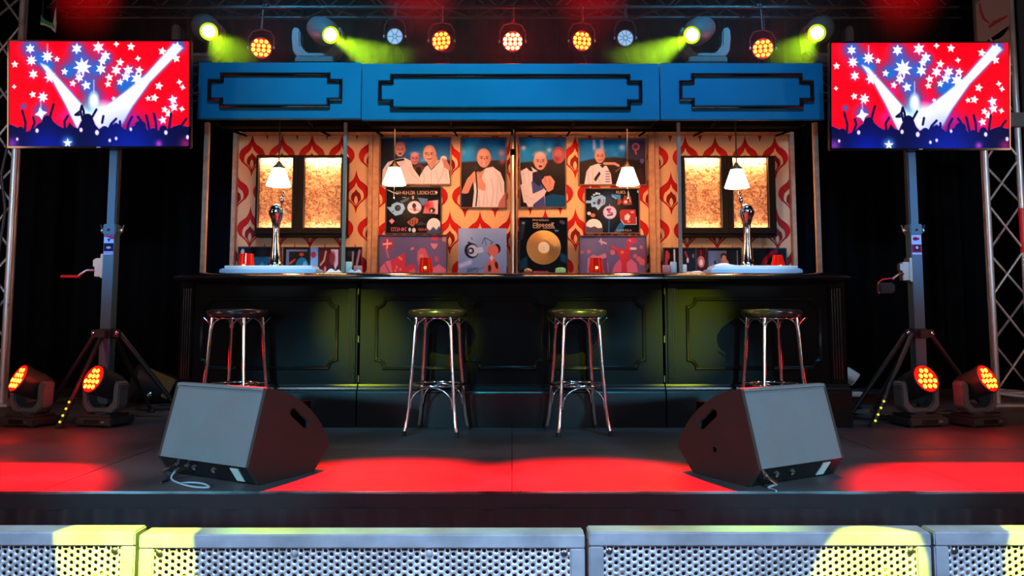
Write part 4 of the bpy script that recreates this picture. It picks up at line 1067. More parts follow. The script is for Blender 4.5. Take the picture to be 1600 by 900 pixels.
def jar(name, px, Y, h, r, m, label, cat, z=COUNTER_Z, prof=None, grp=None):
    p = at(px, 410, Y)
    pr = prof or [(r * .85, 0), (r, .006), (r, h * .9), (r * .92, h), (r * .8, h), (r * .85, h * .3), (.001, h * .28)]
    o = MB().lathe(pr, 20).build(name, m, smooth=50); o.location = (p.x, Y, z)
    return tag(o, label, cat, grp)
jar('glass_tumbler', 545, 5.62, 0.105, 0.024, 'glass_pale', 'pale straight tumbler just right of the slim left post', 'glass')
jar('glass_tumbler', 559.5, 5.6, 0.075, 0.032, 'glass_pink', 'pink cut-glass tumbler at the right end of the left bar section', 'glass')
jar('glass_tumbler', 1052, 5.62, 0.105, 0.024, 'glass_pale', 'pale straight tumbler just left of the slim right post', 'glass')
jar('glass_tumbler', 1041, 5.6, 0.08, 0.03, 'glass_pink', 'pink cut-glass tumbler at the left end of the right bar section', 'glass')
jar('glass_tumbler', 1069, 5.62, 0.085, 0.018, 'glass_pale', 'thin white tumbler just right of the slim right post', 'glass')
def bowl(px, Y, r, h, m, label, lumps=None, name='bowl'):
    p = at(px, 418, Y)
    root = thing(name, (p.x, Y, COUNTER_Z), label, 'bowl', 'small bowls in front of the gold record')
    MB().lathe([(r * .5, 0), (r * .8, .01), (r, h * .6), (r * .98, h), (r * .92, h), (r * .9, h * .6), (.001, h * .3)], 24).build('dish', m, root, smooth=50)
    if lumps:
        rnd = random.Random(int(px)); mb = MB()
        for i in range(26):
            a = rnd.uniform(0, 2 * PI); q = rnd.uniform(0, .75) * r; s = .009
            mb.lathe([(s * math.cos(R(t)) + 1e-4, s * math.sin(R(t))) for t in range(-90, 91, 30)], 6, Matrix.Translation((q * math.cos(a), q * math.sin(a), h + .012 * (1 - q / r) + rnd.uniform(0, .008))))
        f = mb.build('sweets', lumps, root, smooth=60); f['kind'] = 'stuff'
bowl(825, 5.6, .04, .03, 'red_plastic', 'small red bowl heaped with orange and white sweets left of the red dish', 'sweets')
bowl(845, 5.6, .056, .034, 'red_plastic', 'shallow glossy red dish below the gold record')
o = MB()
for i in range(8):
    t = 2 * PI * i / 8
    o.lathe([(.012, 0), (.015, .012), (.015, .045), (.010, .058), (.001, .06)], 8, Matrix.Translation((.024 * math.cos(t), .024 * math.sin(t), 0)))
o.lathe([(.026, 0), (.028, .05), (.02, .062), (.001, .06)], 16)
o = o.build('glass_jar', 'glass_green', smooth=50); p = at(876, 416, 5.6); o.location = (p.x, 5.6, COUNTER_Z)
tag(o, 'lumpy yellow-green glass jar right of the shallow red dish', 'jar')

# ================================================================== STOOLS
def stool():
    root = thing('bar_stool', (0, 0, 0), 'x', 'stool', 'chrome bar stools in front of the bar')
    SH = 0.775
    MB().lathe([(.001, SH - .052), (.165, SH - .052), (.184, SH - .046), (.19, SH - .03), (.19, SH - .016), (.182, SH - .004), (.165, SH), (.1, SH + .003), (.001, SH + .004)], 48).build('seat', 'seat_vinyl', root, smooth=50)
    zs = [SH - .05, .62, .45, .30, .20, .10, .05, .012]
    rad = [.155, .164, .175, .190, .200, .211, .222, .233]
    ang = [R(45), R(135), R(225), R(315)]
    def pos(a, z):
        for i in range(len(zs) - 1):
            if zs[i] >= z >= zs[i + 1]:
                t = (zs[i] - z) / (zs[i] - zs[i + 1]); r = rad[i] + (rad[i + 1] - rad[i]) * t
                return Vector((r * math.cos(a), r * math.sin(a), z))
        return Vector((rad[0] * math.cos(a), rad[0] * math.sin(a), z))
    for a in ang:
        lg = MB().tube([pos(a, z) for z in zs], 0.0118, 12).build('leg', 'chrome', root, smooth=50)
        q = pos(a, .012); MB().lathe([(.014, 0), (.0145, .02), (.0125, .03)], 12, Matrix.Translation((q.x, q.y, 0))).build('rubber_foot', 'rubber', lg, smooth=50)
    MB().tube([(.165 * math.cos(2 * PI * i / 40), .165 * math.sin(2 * PI * i / 40), .302) for i in range(40)], .0095, 10, closed=True).build('foot_ring', 'chrome', root, smooth=50)
    MB().tube([(.142 * math.cos(2 * PI * i / 40), .142 * math.sin(2 * PI * i / 40), SH - .056) for i in range(40)], .006, 8, closed=True).build('seat_ring', 'chrome', root, smooth=50)
    for i in range(4):
        a, b = ang[i], ang[(i + 1) % 4]
        for z0, z1, rr in ((.655, .722, .0058), (.165, .292, .0058)):
            pa, pb = pos(a, z0), pos(b, z0); ta, tb = pos(a, z1), pos(b, z1); pts = []
            for k in range(13):
                t = k / 12; s = math.sin(PI * t) ** .7
                q = pa.lerp(pb, t).lerp(ta.lerp(tb, t), 1) if False else pa.lerp(pb, .04 + .92 * (.5 - .5 * math.cos(PI * t)))
                q.z = z0 + (z1 - z0) * math.sin(PI * t) ** .8 if 0 < k < 12 else z0
                pts.append(q)
            MB().tube(pts, rr, 8).build('arch_brace' if z0 > .5 else 'lower_arch', 'chrome', root, smooth=60)
    for a in ang:
        for s in (-1, 1):
            p0 = pos(a, .66); d = Vector((math.cos(a + s * .9), math.sin(a + s * .9), 0))
            pts = [p0 + d * (.055 * (t ** 1.6)) + Vector((0, 0, .062 * t)) for t in (0, .25, .5, .75, 1)]
            MB().tube(pts, .0048, 6).build('bracket', 'chrome', root, smooth=60)
    return root
ST0 = stool()
YS = 4.93
SL = [(371.5, 'black-seated chrome bar stool behind the left floor monitor', 12), (684, 'black-seated chrome bar stool left of centre, standing clear before the bar', 9),
      (901.5, 'black-seated chrome bar stool right of centre, standing clear before the bar', -10), (1205.5, 'black-seated chrome bar stool behind the right floor monitor', -11)]
for i, (px, lab, rz) in enumerate(SL):
    o = ST0 if i == 0 else copy_tree(ST0)
    o.location = (at(px, 500, YS).x, YS, 0); o.rotation_euler = (0, 0, R(-rz)); o['label'] = lab

# ================================================================== FLOOR MONITORS
def monitor(P0, yaw, side, W, label, socket):
    """P0: lower front corner nearest the centre of the stage; side=-1 the box runs to the left of it"""
    root = thing('floor_monitor', (P0.x, P0.y, 0), label, 'speaker', 'stage floor monitors', rz=yaw)
    # profile in depth (s) / height (z)
    prof = [(0.0, .085), (.062, .0), (.40, .0), (.50, .105), (.505, .125)]
    c0, c1, c2, c3 = Vector((.505, .125)), Vector((.43, .27)), Vector((.30, .38)), Vector((.10, .418))
    for i in range(1, 13):
        t = i / 12; q = c0 * (1 - t) ** 3 + c1 * 3 * t * (1 - t) ** 2 + c2 * 3 * t * t * (1 - t) + c3 * t ** 3
        prof.append((q.x, q.y))
    prof.append((.092, .416))
    # box axes: local x along the width, local y = depth; prism extrudes along y so swap axes
    sw = Matrix(((0, 1, 0, 0), (1, 0, 0, 0), (0, 0, 1, 0), (0, 0, 0, 1)))
    x0, x1 = (0, -W) if side < 0 else (0, W)
    t = .018 * (1 if x1 > 0 else -1)
    cx, cz = .30, .262
    slot = [(cx + u, cz + v) for u, v in [(math.cos(R(38)) * a + math.sin(R(38)) * b, -math.sin(R(38)) * a + math.cos(R(38)) * b) for a, b in
            [(.05 + .021 * math.cos(R(q)), .021 * math.sin(R(q))) for q in range(-90, 91, 30)] + [(-.05 - .021 * math.cos(R(q)), -.021 * math.sin(R(q))) for q in range(-90, 91, 30)]]]
    ins = [(s + (.004 if s < .2 else -.004), max(z - .004, .006)) for s, z in prof]
    loops = [prof, slot]
    if socket: loops.append([(.262 + .014 * math.cos(R(q)), .13 + .014 * math.sin(R(q))) for q in range(0, 360, 30)])
    MB().prism(loops, x0, x0 + t, sw).build('side_panel', 'spk_side', root)
    MB().prism([prof, slot], x1 - t, x1, sw).build('side_panel', 'spk_side', root)
    # black blocks behind the slots, their colour standing for recess shade
    for xa in (x0 + t, x1 - 2 * t):
        MB().bb(xa, xa + t * .98, .21, .39, .175, .335).build('slot_shade_block', 'black', root)
    face = [(0.0, .085), (.092, .416), (.096, .41), (.007, .085)]
    a, b = (x0 + t, x1 - t)
    core = MB()
    inner = [(.006, .087), (.066, .006), (.395, .006), (.492, .108)] + [(s - .006, z - .006) for s, z in prof[5:-1]] + [(.097, .408)]
    core.prism([inner], a + t, b - t, sw); core.build('cabinet_core', 'black', root)  # coloured black so the slot and socket holes look shaded
    MB().prism([[(0.0, .085), (.092, .416), (.106, .412), (.014, .086)]], a, b, sw).build('front_baffle', 'spk_face', root)
    # lip along the top of the face
    MB().prism([[(.082, .4), (.088, .418), (.112, .42), (.106, .405)]], a - t * .2, b + t * .2, sw).build('top_lip', 'spk_face', root)
    lo = [(.02, .0905), (.062, .0), (.40, .0), (.5, .105), (.49, .12), (.39, .012), (.07, .012), (.03, .0985)]
    # undercut connector panel, ground plate, rear and grille skin
    MB().prism([[(.003, .083), (.062, .0), (.074, .006), (.015, .09)]], a, b, sw).build('connector_panel', 'gloss_black', root)
    gr = [(s, z) for s, z in prof[3:]]
    grin = [(s - .010, z - .012) for s, z in gr][::-1]
    MB().prism([gr + grin], a, b, sw).build('grille', 'spk_side', root)
    return root, (a, b)
# left and right wedge, aimed at the stage centre
PL0 = at(388, 732.5, 3.38); PR0 = at(1186, 736, 3.345)
ML, (la, lb) = monitor(PL0, R(-29), -1, 0.60, 'grey-fronted wedge floor monitor on the left of the stage front', False)
MR, (ra, rb) = monitor(PR0, R(30), 1, 0.56, 'grey-fronted wedge floor monitor on the right of the stage front', True)
# fittings on the undercut panels
nrm = Vector((0, -.083, -.059)).normalized()
def on_panel(root, x, t, name, mb_fn, m):
    base = Vector((x, .003 + .059 * t, .083 - .083 * t)) + Vector((0, -.0008, -.0006))
    mtx = dir_mtx(base, nrm)
    o = MB(); mb_fn(o, mtx); return o.build(name, m, root)
def lbl(o, m): o.box((0, 0, .001), (.05, .075, .002), m)
def sock(o, m): o.lathe([(.013, 0), (.013, .006), (.009, .006), (.009, .002)], 14, m)
on_panel(ML, -.10, .5, 'rating_label', lbl, 'paper')
on_panel(MR, .45, .5, 'rating_label', lbl, 'paper')
for root, xs in ((ML, (-.50, -.43, -.38, -.25)), (MR, (.07, .14, .24))):
    for x in xs: on_panel(root, x, .45, 'socket', sock, 'chrome_soft')
def cable(name, pts, r, m, label, cat='cable', group=None, plugs=()):
    root = thing(name, Vector(pts[0]) * 0, label, cat, group) if plugs else None
    # smooth the path
    P = [Vector(p) for p in pts]; out = []
    for i in range(len(P) - 1):
        a = P[max(i - 1, 0)]; b = P[i]; c = P[i + 1]; d = P[min(i + 2, len(P) - 1)]
        for k in range(6):
            t = k / 6
            out.append(.5 * ((2 * b) + (-a + c) * t + (2 * a - 5 * b + 4 * c - d) * t * t + (-a + 3 * b - 3 * c + d) * t ** 3))
    out.append(P[-1])
    o = MB().tube(out, r, 7).build(name if not root else 'lead', m, root, smooth=60)
    if root:
        for p0, p1 in plugs: MB().tube([p0, p1], .009, 10).build('plug', 'chrome_soft', root, smooth=50)
        return root
    return tag(o, label, cat, group)
def mw(root, x, s, z):
    return Matrix.Translation(root.location) @ Matrix.Rotation(root.rotation_euler.z, 4, 'Z') @ Vector((x, s, z))
q0 = mw(ML, -.50, .022, .045); q1 = mw(ML, -.50, -.045, .028)
fl = lambda px, py: on_floor(px, py, .005)
cable('signal_cable', [q1, fl(262, 748), fl(254, 752), fl(252, 754)], .0045, 'cable', 'black lead dropping from the left end of the left floor monitor', group='monitor leads', plugs=((q0, q1),))
q2 = mw(ML, -.43, .024, .045); q3 = mw(ML, -.43, -.035, .035)
cable('signal_cable', [q3, fl(268, 748), fl(283, 756), fl(305, 761), fl(327, 761.5), fl(318, 756), fl(300, 754), fl(283, 755)], .0045, 'cable_grey', 'pale grey lead looping on the deck before the left floor monitor', group='monitor leads', plugs=((q2, q3),))
q4 = mw(MR, .07, .024, .045); q5 = mw(MR, .075, -.03, .022)
cable('signal_cable', [q5, fl(1200, 762), fl(1208, 765), fl(1213, 767)], .0045, 'cable_grey', 'blue-grey lead hanging from the right floor monitor', group='monitor leads', plugs=((q4, q5),))

# ================================================================== SCREENS
def tv_canvas():
    c = Canvas(12.5, 66, 294.5, 226, 1.35, (255, 0, 24))
    K = (0, 110, 210)
    for x, y, r in ((45, 75, 14), (60, 92, 13), (75, 103, 11), (118, 78, 11), (125, 100, 19), (105, 112, 14), (150, 108, 15), (205, 125, 17), (145, 152, 15), (135, 132, 14), (190, 135, 12), (278, 72, 9), (165, 92, 9), (35, 165, 4), (62, 172, 10)):
        c.glow(x, y, r, K, .95)
    for x, y, r in ((108, 140, 10), (165, 160, 12), (250, 190, 10), (100, 180, 12), (205, 182, 12)): c.glow(x, y, r, (235, 20, 130), .8)
    def beam(pts):
        c.poly(pts, (40, 120, 235), soft=11); c.poly(pts, (150, 215, 255), soft=6); c.poly(pts, (255, 255, 255), soft=2.5)
    beam([(62, 100), (72, 104), (140, 178), (156, 210), (120, 200), (100, 160), (82, 128)])
    beam([(270, 70), (284, 76), (232, 128), (205, 165), (190, 190), (150, 205), (158, 170), (196, 142), (228, 116)])
    c.ell(158, 182, 30, 22, (255, 255, 255), soft=14); c.glow(140, 163, 12, (70, 190, 230), .7); c.ell(145, 156, 7, 12, (255, 255, 255), soft=6)
    for x, y in ((145, 125), (72, 70), (62, 155)): c.line([(x, y), (x, y + 18)], 1.2, (200, 220, 255), soft=2)
    stars = [(45, 77, 8, 6), (72, 89, 10, 8), (47, 95, 9, 8), (87, 93, 5, 5), (21, 101, 6, 5), (118, 77, 9, 6), (152, 75, 10, 6), (163, 88, 9, 6), (180, 70, 5, 4), (203, 74, 7, 5),
             (50, 116, 8, 6), (76, 120, 10, 7), (20, 135, 4, 4), (99, 112, 6, 5), (127, 105, 15, 8), (156, 108, 9, 6), (158, 96, 7, 5), (186, 98, 7, 5), (214, 92, 5, 4), (180, 110, 9, 6), (199, 110, 9, 6), (216, 110, 7, 5),
             (169, 121, 7, 5), (122, 121, 8, 6), (133, 133, 8, 5), (112, 130, 6, 5), (167, 131, 6, 5), (186, 128, 6, 5), (213, 123, 11, 7), (252, 81, 7, 5), (274, 92, 7, 5), (247, 134, 7, 5), (279, 128, 5, 4), (284, 136, 5, 4),
             (49, 147, 6, 5), (65, 151, 9, 7), (230, 153, 5, 5), (240, 152, 7, 5), (269, 155, 8, 5), (256, 170, 6, 5), (270, 166, 8, 5), (283, 169, 5, 4), (253, 186, 7, 5), (262, 176, 7, 5), (176, 153, 4, 5), (275, 74, 8, 5), (62, 176, 10, 4), (195, 120, 8, 5)]
    for i, (x, y, r, n) in enumerate(stars):
        if r > 7: c.glow(x, y, r * .95, (120, 80, 255), .35)
        c.star(x, y, r, n=n, rot=.2 * math.sin(i * 3.1), inner=.48)
    # crowd
    top = [(12, 192), (20, 195), (30, 200), (40, 204), (50, 200), (58, 192), (66, 187), (72, 182), (80, 187), (88, 194), (96, 198), (104, 198), (112, 196), (120, 199), (124, 190), (130, 180), (137, 178), (143, 183), (147, 193), (153, 200), (160, 196), (166, 200),
           (172, 194), (180, 190), (188, 196), (196, 202), (206, 196), (214, 192), (224, 194), (230, 202), (238, 198), (246, 202), (254, 197), (262, 200), (270, 196), (280, 193), (290, 196), (296, 196)]
    body = top + [(296, 230), (12, 230)]
    c.poly(body, (150, 40, 220), soft=4); c.poly(body, (5, 8, 52))
    arms = [((37, 203), (38, 190), (33, 172)), ((47, 203), (52, 190), (50, 182)), ((75, 186), (79, 172), (82, 162)), ((100, 200), (99, 188), (104, 180)), ((112, 200), (107, 192)), ((127, 184), (124, 172), (126, 164), (129, 172), (130, 182)), ((122, 178), (116, 178), (124, 172)),
            ((142, 182), (149, 170)), ((166, 205), (172, 192), (180, 184)), ((158, 190), (160, 180)), ((186, 200), (186, 188)), ((197, 202), (200, 190), (205, 181)), ((222, 196), (218, 186), (214, 181)), ((232, 200), (229, 186), (227, 179)), ((243, 203), (242, 188), (239, 176)), ((263, 200), (265, 184), (266, 176)), ((281, 196), (287, 188), (290, 184))]
    for a in arms: c.line(a, 3.8, (7, 9, 58))
    for x, y, r in ((72, 187, 8), (135, 184, 8), (108, 198, 5), (162, 201, 6), (218, 196, 9), (254, 200, 6), (180, 196, 5), (30, 202, 6), (280, 198, 5)): c.ell(x, y, r, r, (6, 9, 56))
    c.glow(70, 232, 34, (6, 30, 190), .7); c.glow(200, 232, 50, (8, 36, 190), .7); c.glow(17, 222, 9, (150, 60, 190), .7); c.glow(289, 222, 9, (170, 30, 110), .7)
    c.glow(104, 220, 8, (80, 160, 255), .9); c.star(104, 221, 8, n=5, inner=.35); c.glow(247, 222, 5, (190, 60, 200), .9)
    for x, y, r in ((150, 205, 3), (56, 202, 2.5), (125, 201, 2.5), (180, 214, 2), (170, 217, 2), (258, 205, 2.6), (292, 212, 2.4), (203, 200, 2), (25, 215, 1.8)): c.ell(x, y, r, r * 1.3, (235, 215, 255), soft=1.5)
    return c
TVC = tv_canvas()
def tv_stand(side, label, tvlabel):
    s = side
    if s < 0: pb = (166, 575); tvb = (12, 298, 64, 230)
    else: pb = (1436, 575); tvb = (1296.5, 1578.5, 66.5, 233)
    Y = 5.45
    x = at(pb[0], pb[1], Y).x
    root = thing('television_stand', (x, Y, 0), label, 'stand', 'wind-up television stands')
    zc = at(pb[0], 367, Y).z; ztop = at(pb[0], 120, Y).z
    MB().bb(-.038, .038, -.038, .038, .12, zc).build('lower_mast', 'pole_grey', root, bev=.003)
    MB().bb(-.028, .028, -.028, .028, zc, ztop).build('upper_mast', 'pole_grey', root, bev=.003)
    MB().bb(.030, .036, -.02, .02, zc, ztop - .5).build('cable_channel', 'dark_metal', root) if s < 0 else MB().bb(-.036, -.030, -.02, .02, zc, ztop - .5).build('cable_channel', 'dark_metal', root)
    col = MB().box((0, 0, zc + .036), (.088, .088, .075)).build('collar', 'pole_grey', root, bev=.006)
    for q in (-1, 1):
        k = MB().tube([(q * .044, 0, zc + .03), (q * .066, 0, zc + .03)], .008, 10); k.lathe([(.014, 0), (.017, .004), (.017, .012), (.012, .016)], 12, dir_mtx((q * .06, 0, zc + .03), (q, 0, 0)))
        k.tube([(q * .07, 0, zc + .03), (q * .082, 0, zc + .07)], .004, 6); k.build('clamp_knob', 'chrome_soft', col, smooth=50)
    MB().lathe([(.009, 0), (.009, .006), (.004, .008)], 12, dir_mtx((0, -.044, zc + .03), (0, -1, 0))).build('bolt', 'chrome', col)
    c = Canvas(0, 0, 16, 31, 2.5, (225, 215, 225))
    if s < 0:
        c.poly([(0, 0), (16, 0), (16, 7), (10, 6), (8, 4), (0, 3)], (215, 60, 90)); c.poly([(5, 6), (11, 6), (8, 11)], (25, 30, 80)); c.poly([(0, 13), (16, 13), (16, 26), (0, 26)], (28, 20, 50)); c.ell(8, 20, 4, 2, (225, 205, 180)); c.line([(1, 28), (15, 29)], 2, (230, 140, 160))
    else:
        c.ell(6, 6, 4, 3, (200, 20, 40)); c.ell(10, 6, 3, 2, (200, 20, 40)); c.poly([(0, 15), (16, 15), (16, 28), (0, 28)], (190, 30, 60)); c.poly([(4, 16), (13, 16), (13, 25), (4, 25)], (30, 26, 50)); c.ell(8.5, 20, 2.5, 2.5, (225, 215, 190))
    c.sheet('sticker', .068, .138, 'print', root, Matrix.Translation((0, -.0392, zc - .074)))
    # winch on the left of the mast
    zw = at(pb[0], 418 if s < 0 else 424, Y).z
    wn = MB(); wn.box((-.075, 0, zw), (.05, .06, .13)); wn.box((-.045, 0, zw + .01), (.02, .08, .17)); wn.box((-.105, 0, zw + .03), (.02, .05, .05))
    wn = wn.build('winch', 'chrome_soft', root, bev=.004)
    MB().tube([(-.1, -.03, zw - .02), (-.14, -.05, zw - .02), (-.175, -.055, zw - .045), (-.19, -.055, zw - .06)], .009, 8).build('crank_arm', 'chrome_soft', wn, smooth=50)
    if s < 0:
        MB().tube([(-.185, -.055, zw - .065), (-.315, -.055, zw - .065)], .011, 10).build('crank_handle', 'red_plastic', wn, smooth=50)
    else:
        MB().tube([(-.185, -.055, zw - .05), (-.26, -.06, zw - .06), (-.29, -.06, zw - .08), (-.29, -.06, zw - .16)], .006, 8).build('crank_handle', 'red_plastic', wn, smooth=50)
        MB().box((-.24, -.06, zw - .12), (.115, .05, .075)).build('hanging_bag', 'rubber', wn, bev=.012)
    # hub and legs
    zh = at(pb[0], 521, Y).z
    hub = MB(); hub.box((0, 0, zh), (.1, .1, .07)); hub.box((0, -.02, zh), (.2, .03, .055)); hub.box((0, .02, zh), (.05, .2, .05)); hub = hub.build('leg_hub', 'dark_metal', root, bev=.006)
    for q in (-1, 1): MB().lathe([(.011, 0), (.011, .008), (.005, .01)], 12, dir_mtx((q * .085, -.035, zh + .005), (0, -1, 0))).build('bolt', 'chrome', hub)
    feet = [(-.42, .36), (-.28, -.62), (.42, .36), (.1, .5)] if s < 0 else [(-.42, -.1), (-.27, -.46), (.46, .1), (-.1, .5)]
    if s < 0:
        f = on_floor(93, 669); feet = [(-.46, .05), (f.x - x, f.y - Y), (.52, .1), (.12, .45)]
    else:
        f = on_floor(1364, 667); feet = [(-.50, .02), (f.x - x, f.y - Y), (.52, .05), (-.12, .45)]
    for i, (fx, fy) in enumerate(feet):
        h = Vector((math.copysign(.085, fx) if i in (0, 2) else fx * .12, fy * .1 - .01, zh)); e = Vector((fx, fy, .016))
        lg = MB().tube([h, e], .016, 10).build('leg', 'dark_metal', root, smooth=50)
        MB().lathe([(.026, 0), (.028, .012), (.02, .03)], 14, Matrix.Translation((fx, fy, 0))).build('foot', 'rubber', lg, smooth=50)
        pass
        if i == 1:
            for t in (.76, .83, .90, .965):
                p = h.lerp(e, t); MB().lathe([(.009, 0), (.008, .004), (.001, .005)], 10, dir_mtx(p + Vector((0, -.015, .004)), (0, -1, .2))).build('tape_marker', 'marker_yel_glow', lg)
    MB().lathe([(.05, 0), (.05, .02), (.03, .03)], 16).build('mast_foot', 'dark_metal', root)
    MB().bb(-.02, .02, -.02, .02, .02, .13).build('mast_spigot', 'dark_metal', root)
    # television
    Yt = Y - .16
    a = at(tvb[0], (tvb[2] + tvb[3]) / 2, Yt); b = at(tvb[1], (tvb[2] + tvb[3]) / 2, Yt)
    z1 = at(800, tvb[2], Yt).z; z0 = at(800, tvb[3], Yt).z; W = b.x - a.x; H = z1 - z0
    tv = thing('television', ((a.x + b.x) / 2, Yt, z0), tvlabel, 'television', 'televisions on stands')
    tv.rotation_euler = (R(4.5), 0, 0); tv.location.y += .035
    bz = .011
    MB().prism([[(-W / 2, 0), (W / 2, 0), (W / 2, H), (-W / 2, H)], [(-W / 2 + bz, bz * 1.2), (-W / 2 + bz, H - bz), (W / 2 - bz, H - bz), (W / 2 - bz, bz * 1.2)]], -.012, .0).build('bezel', 'gloss_black', tv, bev=.002)
    MB().bb(-W / 2, W / 2, 0, .035, 0, H).build('back_shell', 'fixture', tv, bev=.006)
    MB().bb(-W * .3, W * .3, .035, .07, .1, H - .15).build('electronics_bulge', 'fixture', tv, bev=.01)
    TVC.sheet('screen', W - 2 * bz, H - 2.2 * bz, 'screen', tv, Matrix.Translation((0, -.004, H / 2 + .001)))
    MB().bb(-.014, .014, -.0135, -.012, .003, .008).build('badge', 'white', tv)
    # bracket belongs to the stand
    bx = tv.location.x - x
    br = MB(); br.bb(min(bx, 0) - .2, max(bx, 0) + .2, -.05, -.03, ztop - .32, ztop - .28); br.bb(min(bx, 0) - .2, max(bx, 0) + .2, -.05, -.03, ztop - .14, ztop - .10)
    br.bb(-.05, .05, -.045, -.02, ztop - .36, ztop - .02); br.build('screen_bracket', 'dark_metal', root)
tv_stand(-1, 'wind-up stand with red crank handle carrying the left television', 'left television showing stars, light beams and a crowd')
tv_stand(1, 'wind-up stand with a dangling bag, carrying the right television', 'right television showing stars, light beams and a crowd')

# ================================================================== MOVING HEADS ON THE FLOOR
def led_pattern(rows, d):
    out = []
    for j, n in enumerate(rows):
        for i in range(n): out.append(((i - (n - 1) / 2) * d, (j - (len(rows) - 1) / 2) * d * .88))
    return out
def floor_mover(px, fx, fy, label, tw, grp='red moving-head lights on the deck'):
    p = on_floor(px, 669); Y = p.y + .14
    root = thing('moving_head_light', (p.x * (Y / p.y), Y, 0), label, 'stage light', grp, rz=0)
    rzm = Matrix.Rotation(R(tw), 4, 'Z')
    b = MB(); b.bb(-.155, .155, -.11, .11, .012, .06, rzm); b.bb(-.13, .13, -.095, .095, .06, .078, rzm)
    b = b.build('base', 'fixture', root, bev=.01)
    for i in (-1, 1):
        for j in (-1, 1): MB().lathe([(.014, 0), (.016, .013)], 10, rzm @ Matrix.Translation((i * .12, j * .08, 0))).build('rubber_foot', 'rubber', b)
    MB().bb(-.06, .06, -.1115, -.109, .022, .05, rzm).build('display', 'gloss_black', b)
    MB().bb(.075, .1, -.1125, -.109, .03, .042, rzm).build('button', 'chrome_soft', b)
    yo = [(-.148, .245), (-.155, .28), (-.125, .3), (-.1, .27), (-.098, .16), (-.055, .118), (.055, .118), (.098, .16), (.1, .27), (.125, .3), (.155, .28), (.148, .245), (.145, .13), (.1, .09), (-.1, .09), (-.145, .13)]
    MB().prism([yo], -.045, .045, rzm).build('yoke', 'fixture_grey', root, bev=.007)
    MB().lathe([(.06, .074), (.06, .092)], 20).build('pan_bearing', 'fixture', root)
    # head: tilts towards the audience and outwards
    hc = Vector((0, 0, .275)); D = Vector((fx, -1, fy)).normalized()
    hm = dir_mtx(hc, D)
    hd = MB().lathe([(.045, -.12), (.07, -.112), (.085, -.08), (.09, -.03), (.092, .04), (.098, .07), (.1, .095), (.096, .1), (.09, .098)], 28, hm).build('head', 'fixture_grey' if False else 'fixture', root, smooth=40)
    MB().lathe([(.09, .096), (.088, .101), (.001, .102)], 28, hm).build('lens', 'lens_red', hd)
    lb = MB()
    for x, y in led_pattern((3, 4, 3, 2), .041):
        lb.lathe([(.0155, .1015), (.0145, .105), (.001, .1075)], 12, hm @ Matrix.Translation((x, y, 0)))
    lb.build('led_cluster', 'led_red', hd, smooth=60)
    for s in (-1, 1):
        a = rzm @ Vector((s * .12, 0, .275)); MB().tube([a, hc.lerp(a, .55)], .02, 12).build('tilt_pivot', 'fixture', root, smooth=50)
    light('red_glow', 'POINT', hc + D * .16, 3.0, RED, size=.06, parent=root)
    return root
floor_mover(47, -.75, .62, 'red moving-head light on the deck at the far left, outer of the left pair', -18)
floor_mover(162, -.55, .5, 'red moving-head light on the deck below the left television mast, inner of the left pair', -14)
floor_mover(1434, .32, .5, 'red moving-head light on the deck below the right television mast, inner of the right pair', 14)
floor_mover(1526, .55, .55, 'red moving-head light on the deck at the far right, outer of the right pair', 18)

# ================================================================== OVERHEAD TRUSS AND LAMPS
def box_truss(x0, x1, Y, z0, a, m, label, rc=.017, rd=.008, grp=None):
    root = thing('lighting_truss', ((x0 + x1) / 2, Y, z0), label, 'truss', grp); L = (x1 - x0) / 2
    for y in (-a / 2, a / 2):
        for z in (0, a): MB().tube([(-L, y, z), (L, y, z)], rc, 10).build('chord', m, root, smooth=50)
    n = int(2 * L / a / 1.0); st = 2 * L / n
    lac = MB()
    for i in range(n):
        xa = -L + i * st; xb = xa + st; f = i % 2
        for y in (-a / 2, a / 2): lac.tube([(xa, y, a * f), (xb, y, a * (1 - f))], rd, 6)
        for z in (0, a): lac.tube([(xa, -a / 2 + a * f, z), (xb, a / 2 - a * f, z)], rd, 6)
    l = lac.build('lacing', m, root, smooth=50); l['kind'] = 'stuff'
    return root
YT = 6.75
ZT = at(800, 11.5, YT).z
ot = box_truss(-4.2, 4.2, YT + .12, ZT, .25, 'truss_black', 'dark overhead lighting truss across the top of the picture')
for x in (-3.9, 0, 3.9):
    MB().tube([(x, 0, .25), (x, 0, 6.4 - ZT)], .006, 6).build('steel_wire', 'truss_black', ot)
pp = thing('lamp_bar', (0, YT - .1, at(800, 19, YT).z), 'thin dark pipe slung just below the overhead truss', 'pipe')
MB().tube([(-3.2, 0, 0), (3.2, 0, 0)], .011, 8).build('pipe', 'truss_black', pp, smooth=50)
for x in (-3, -1, 1, 3): MB().tube([(x, 0, 0), (x, .1, ZT - pp.location.z)], .006, 6).build('hanger', 'truss_black', pp)
# second truss hidden behind the fascia, carries the yellow movers
YM = 6.6
ZM = at(520, 97, YM).z - .26
mt = box_truss(-3.35, 3.35, YM + .12, ZM - .02, .25, 'truss_black', 'dark truss behind the blue fascia that carries the yellow moving heads')
for x in (-2.1, 2.1):
    tw = MB().bb(x - .04, x + .04, .02, .1, -(ZM - .02), -.02)
    tw.build('support_leg', 'truss_black', mt)

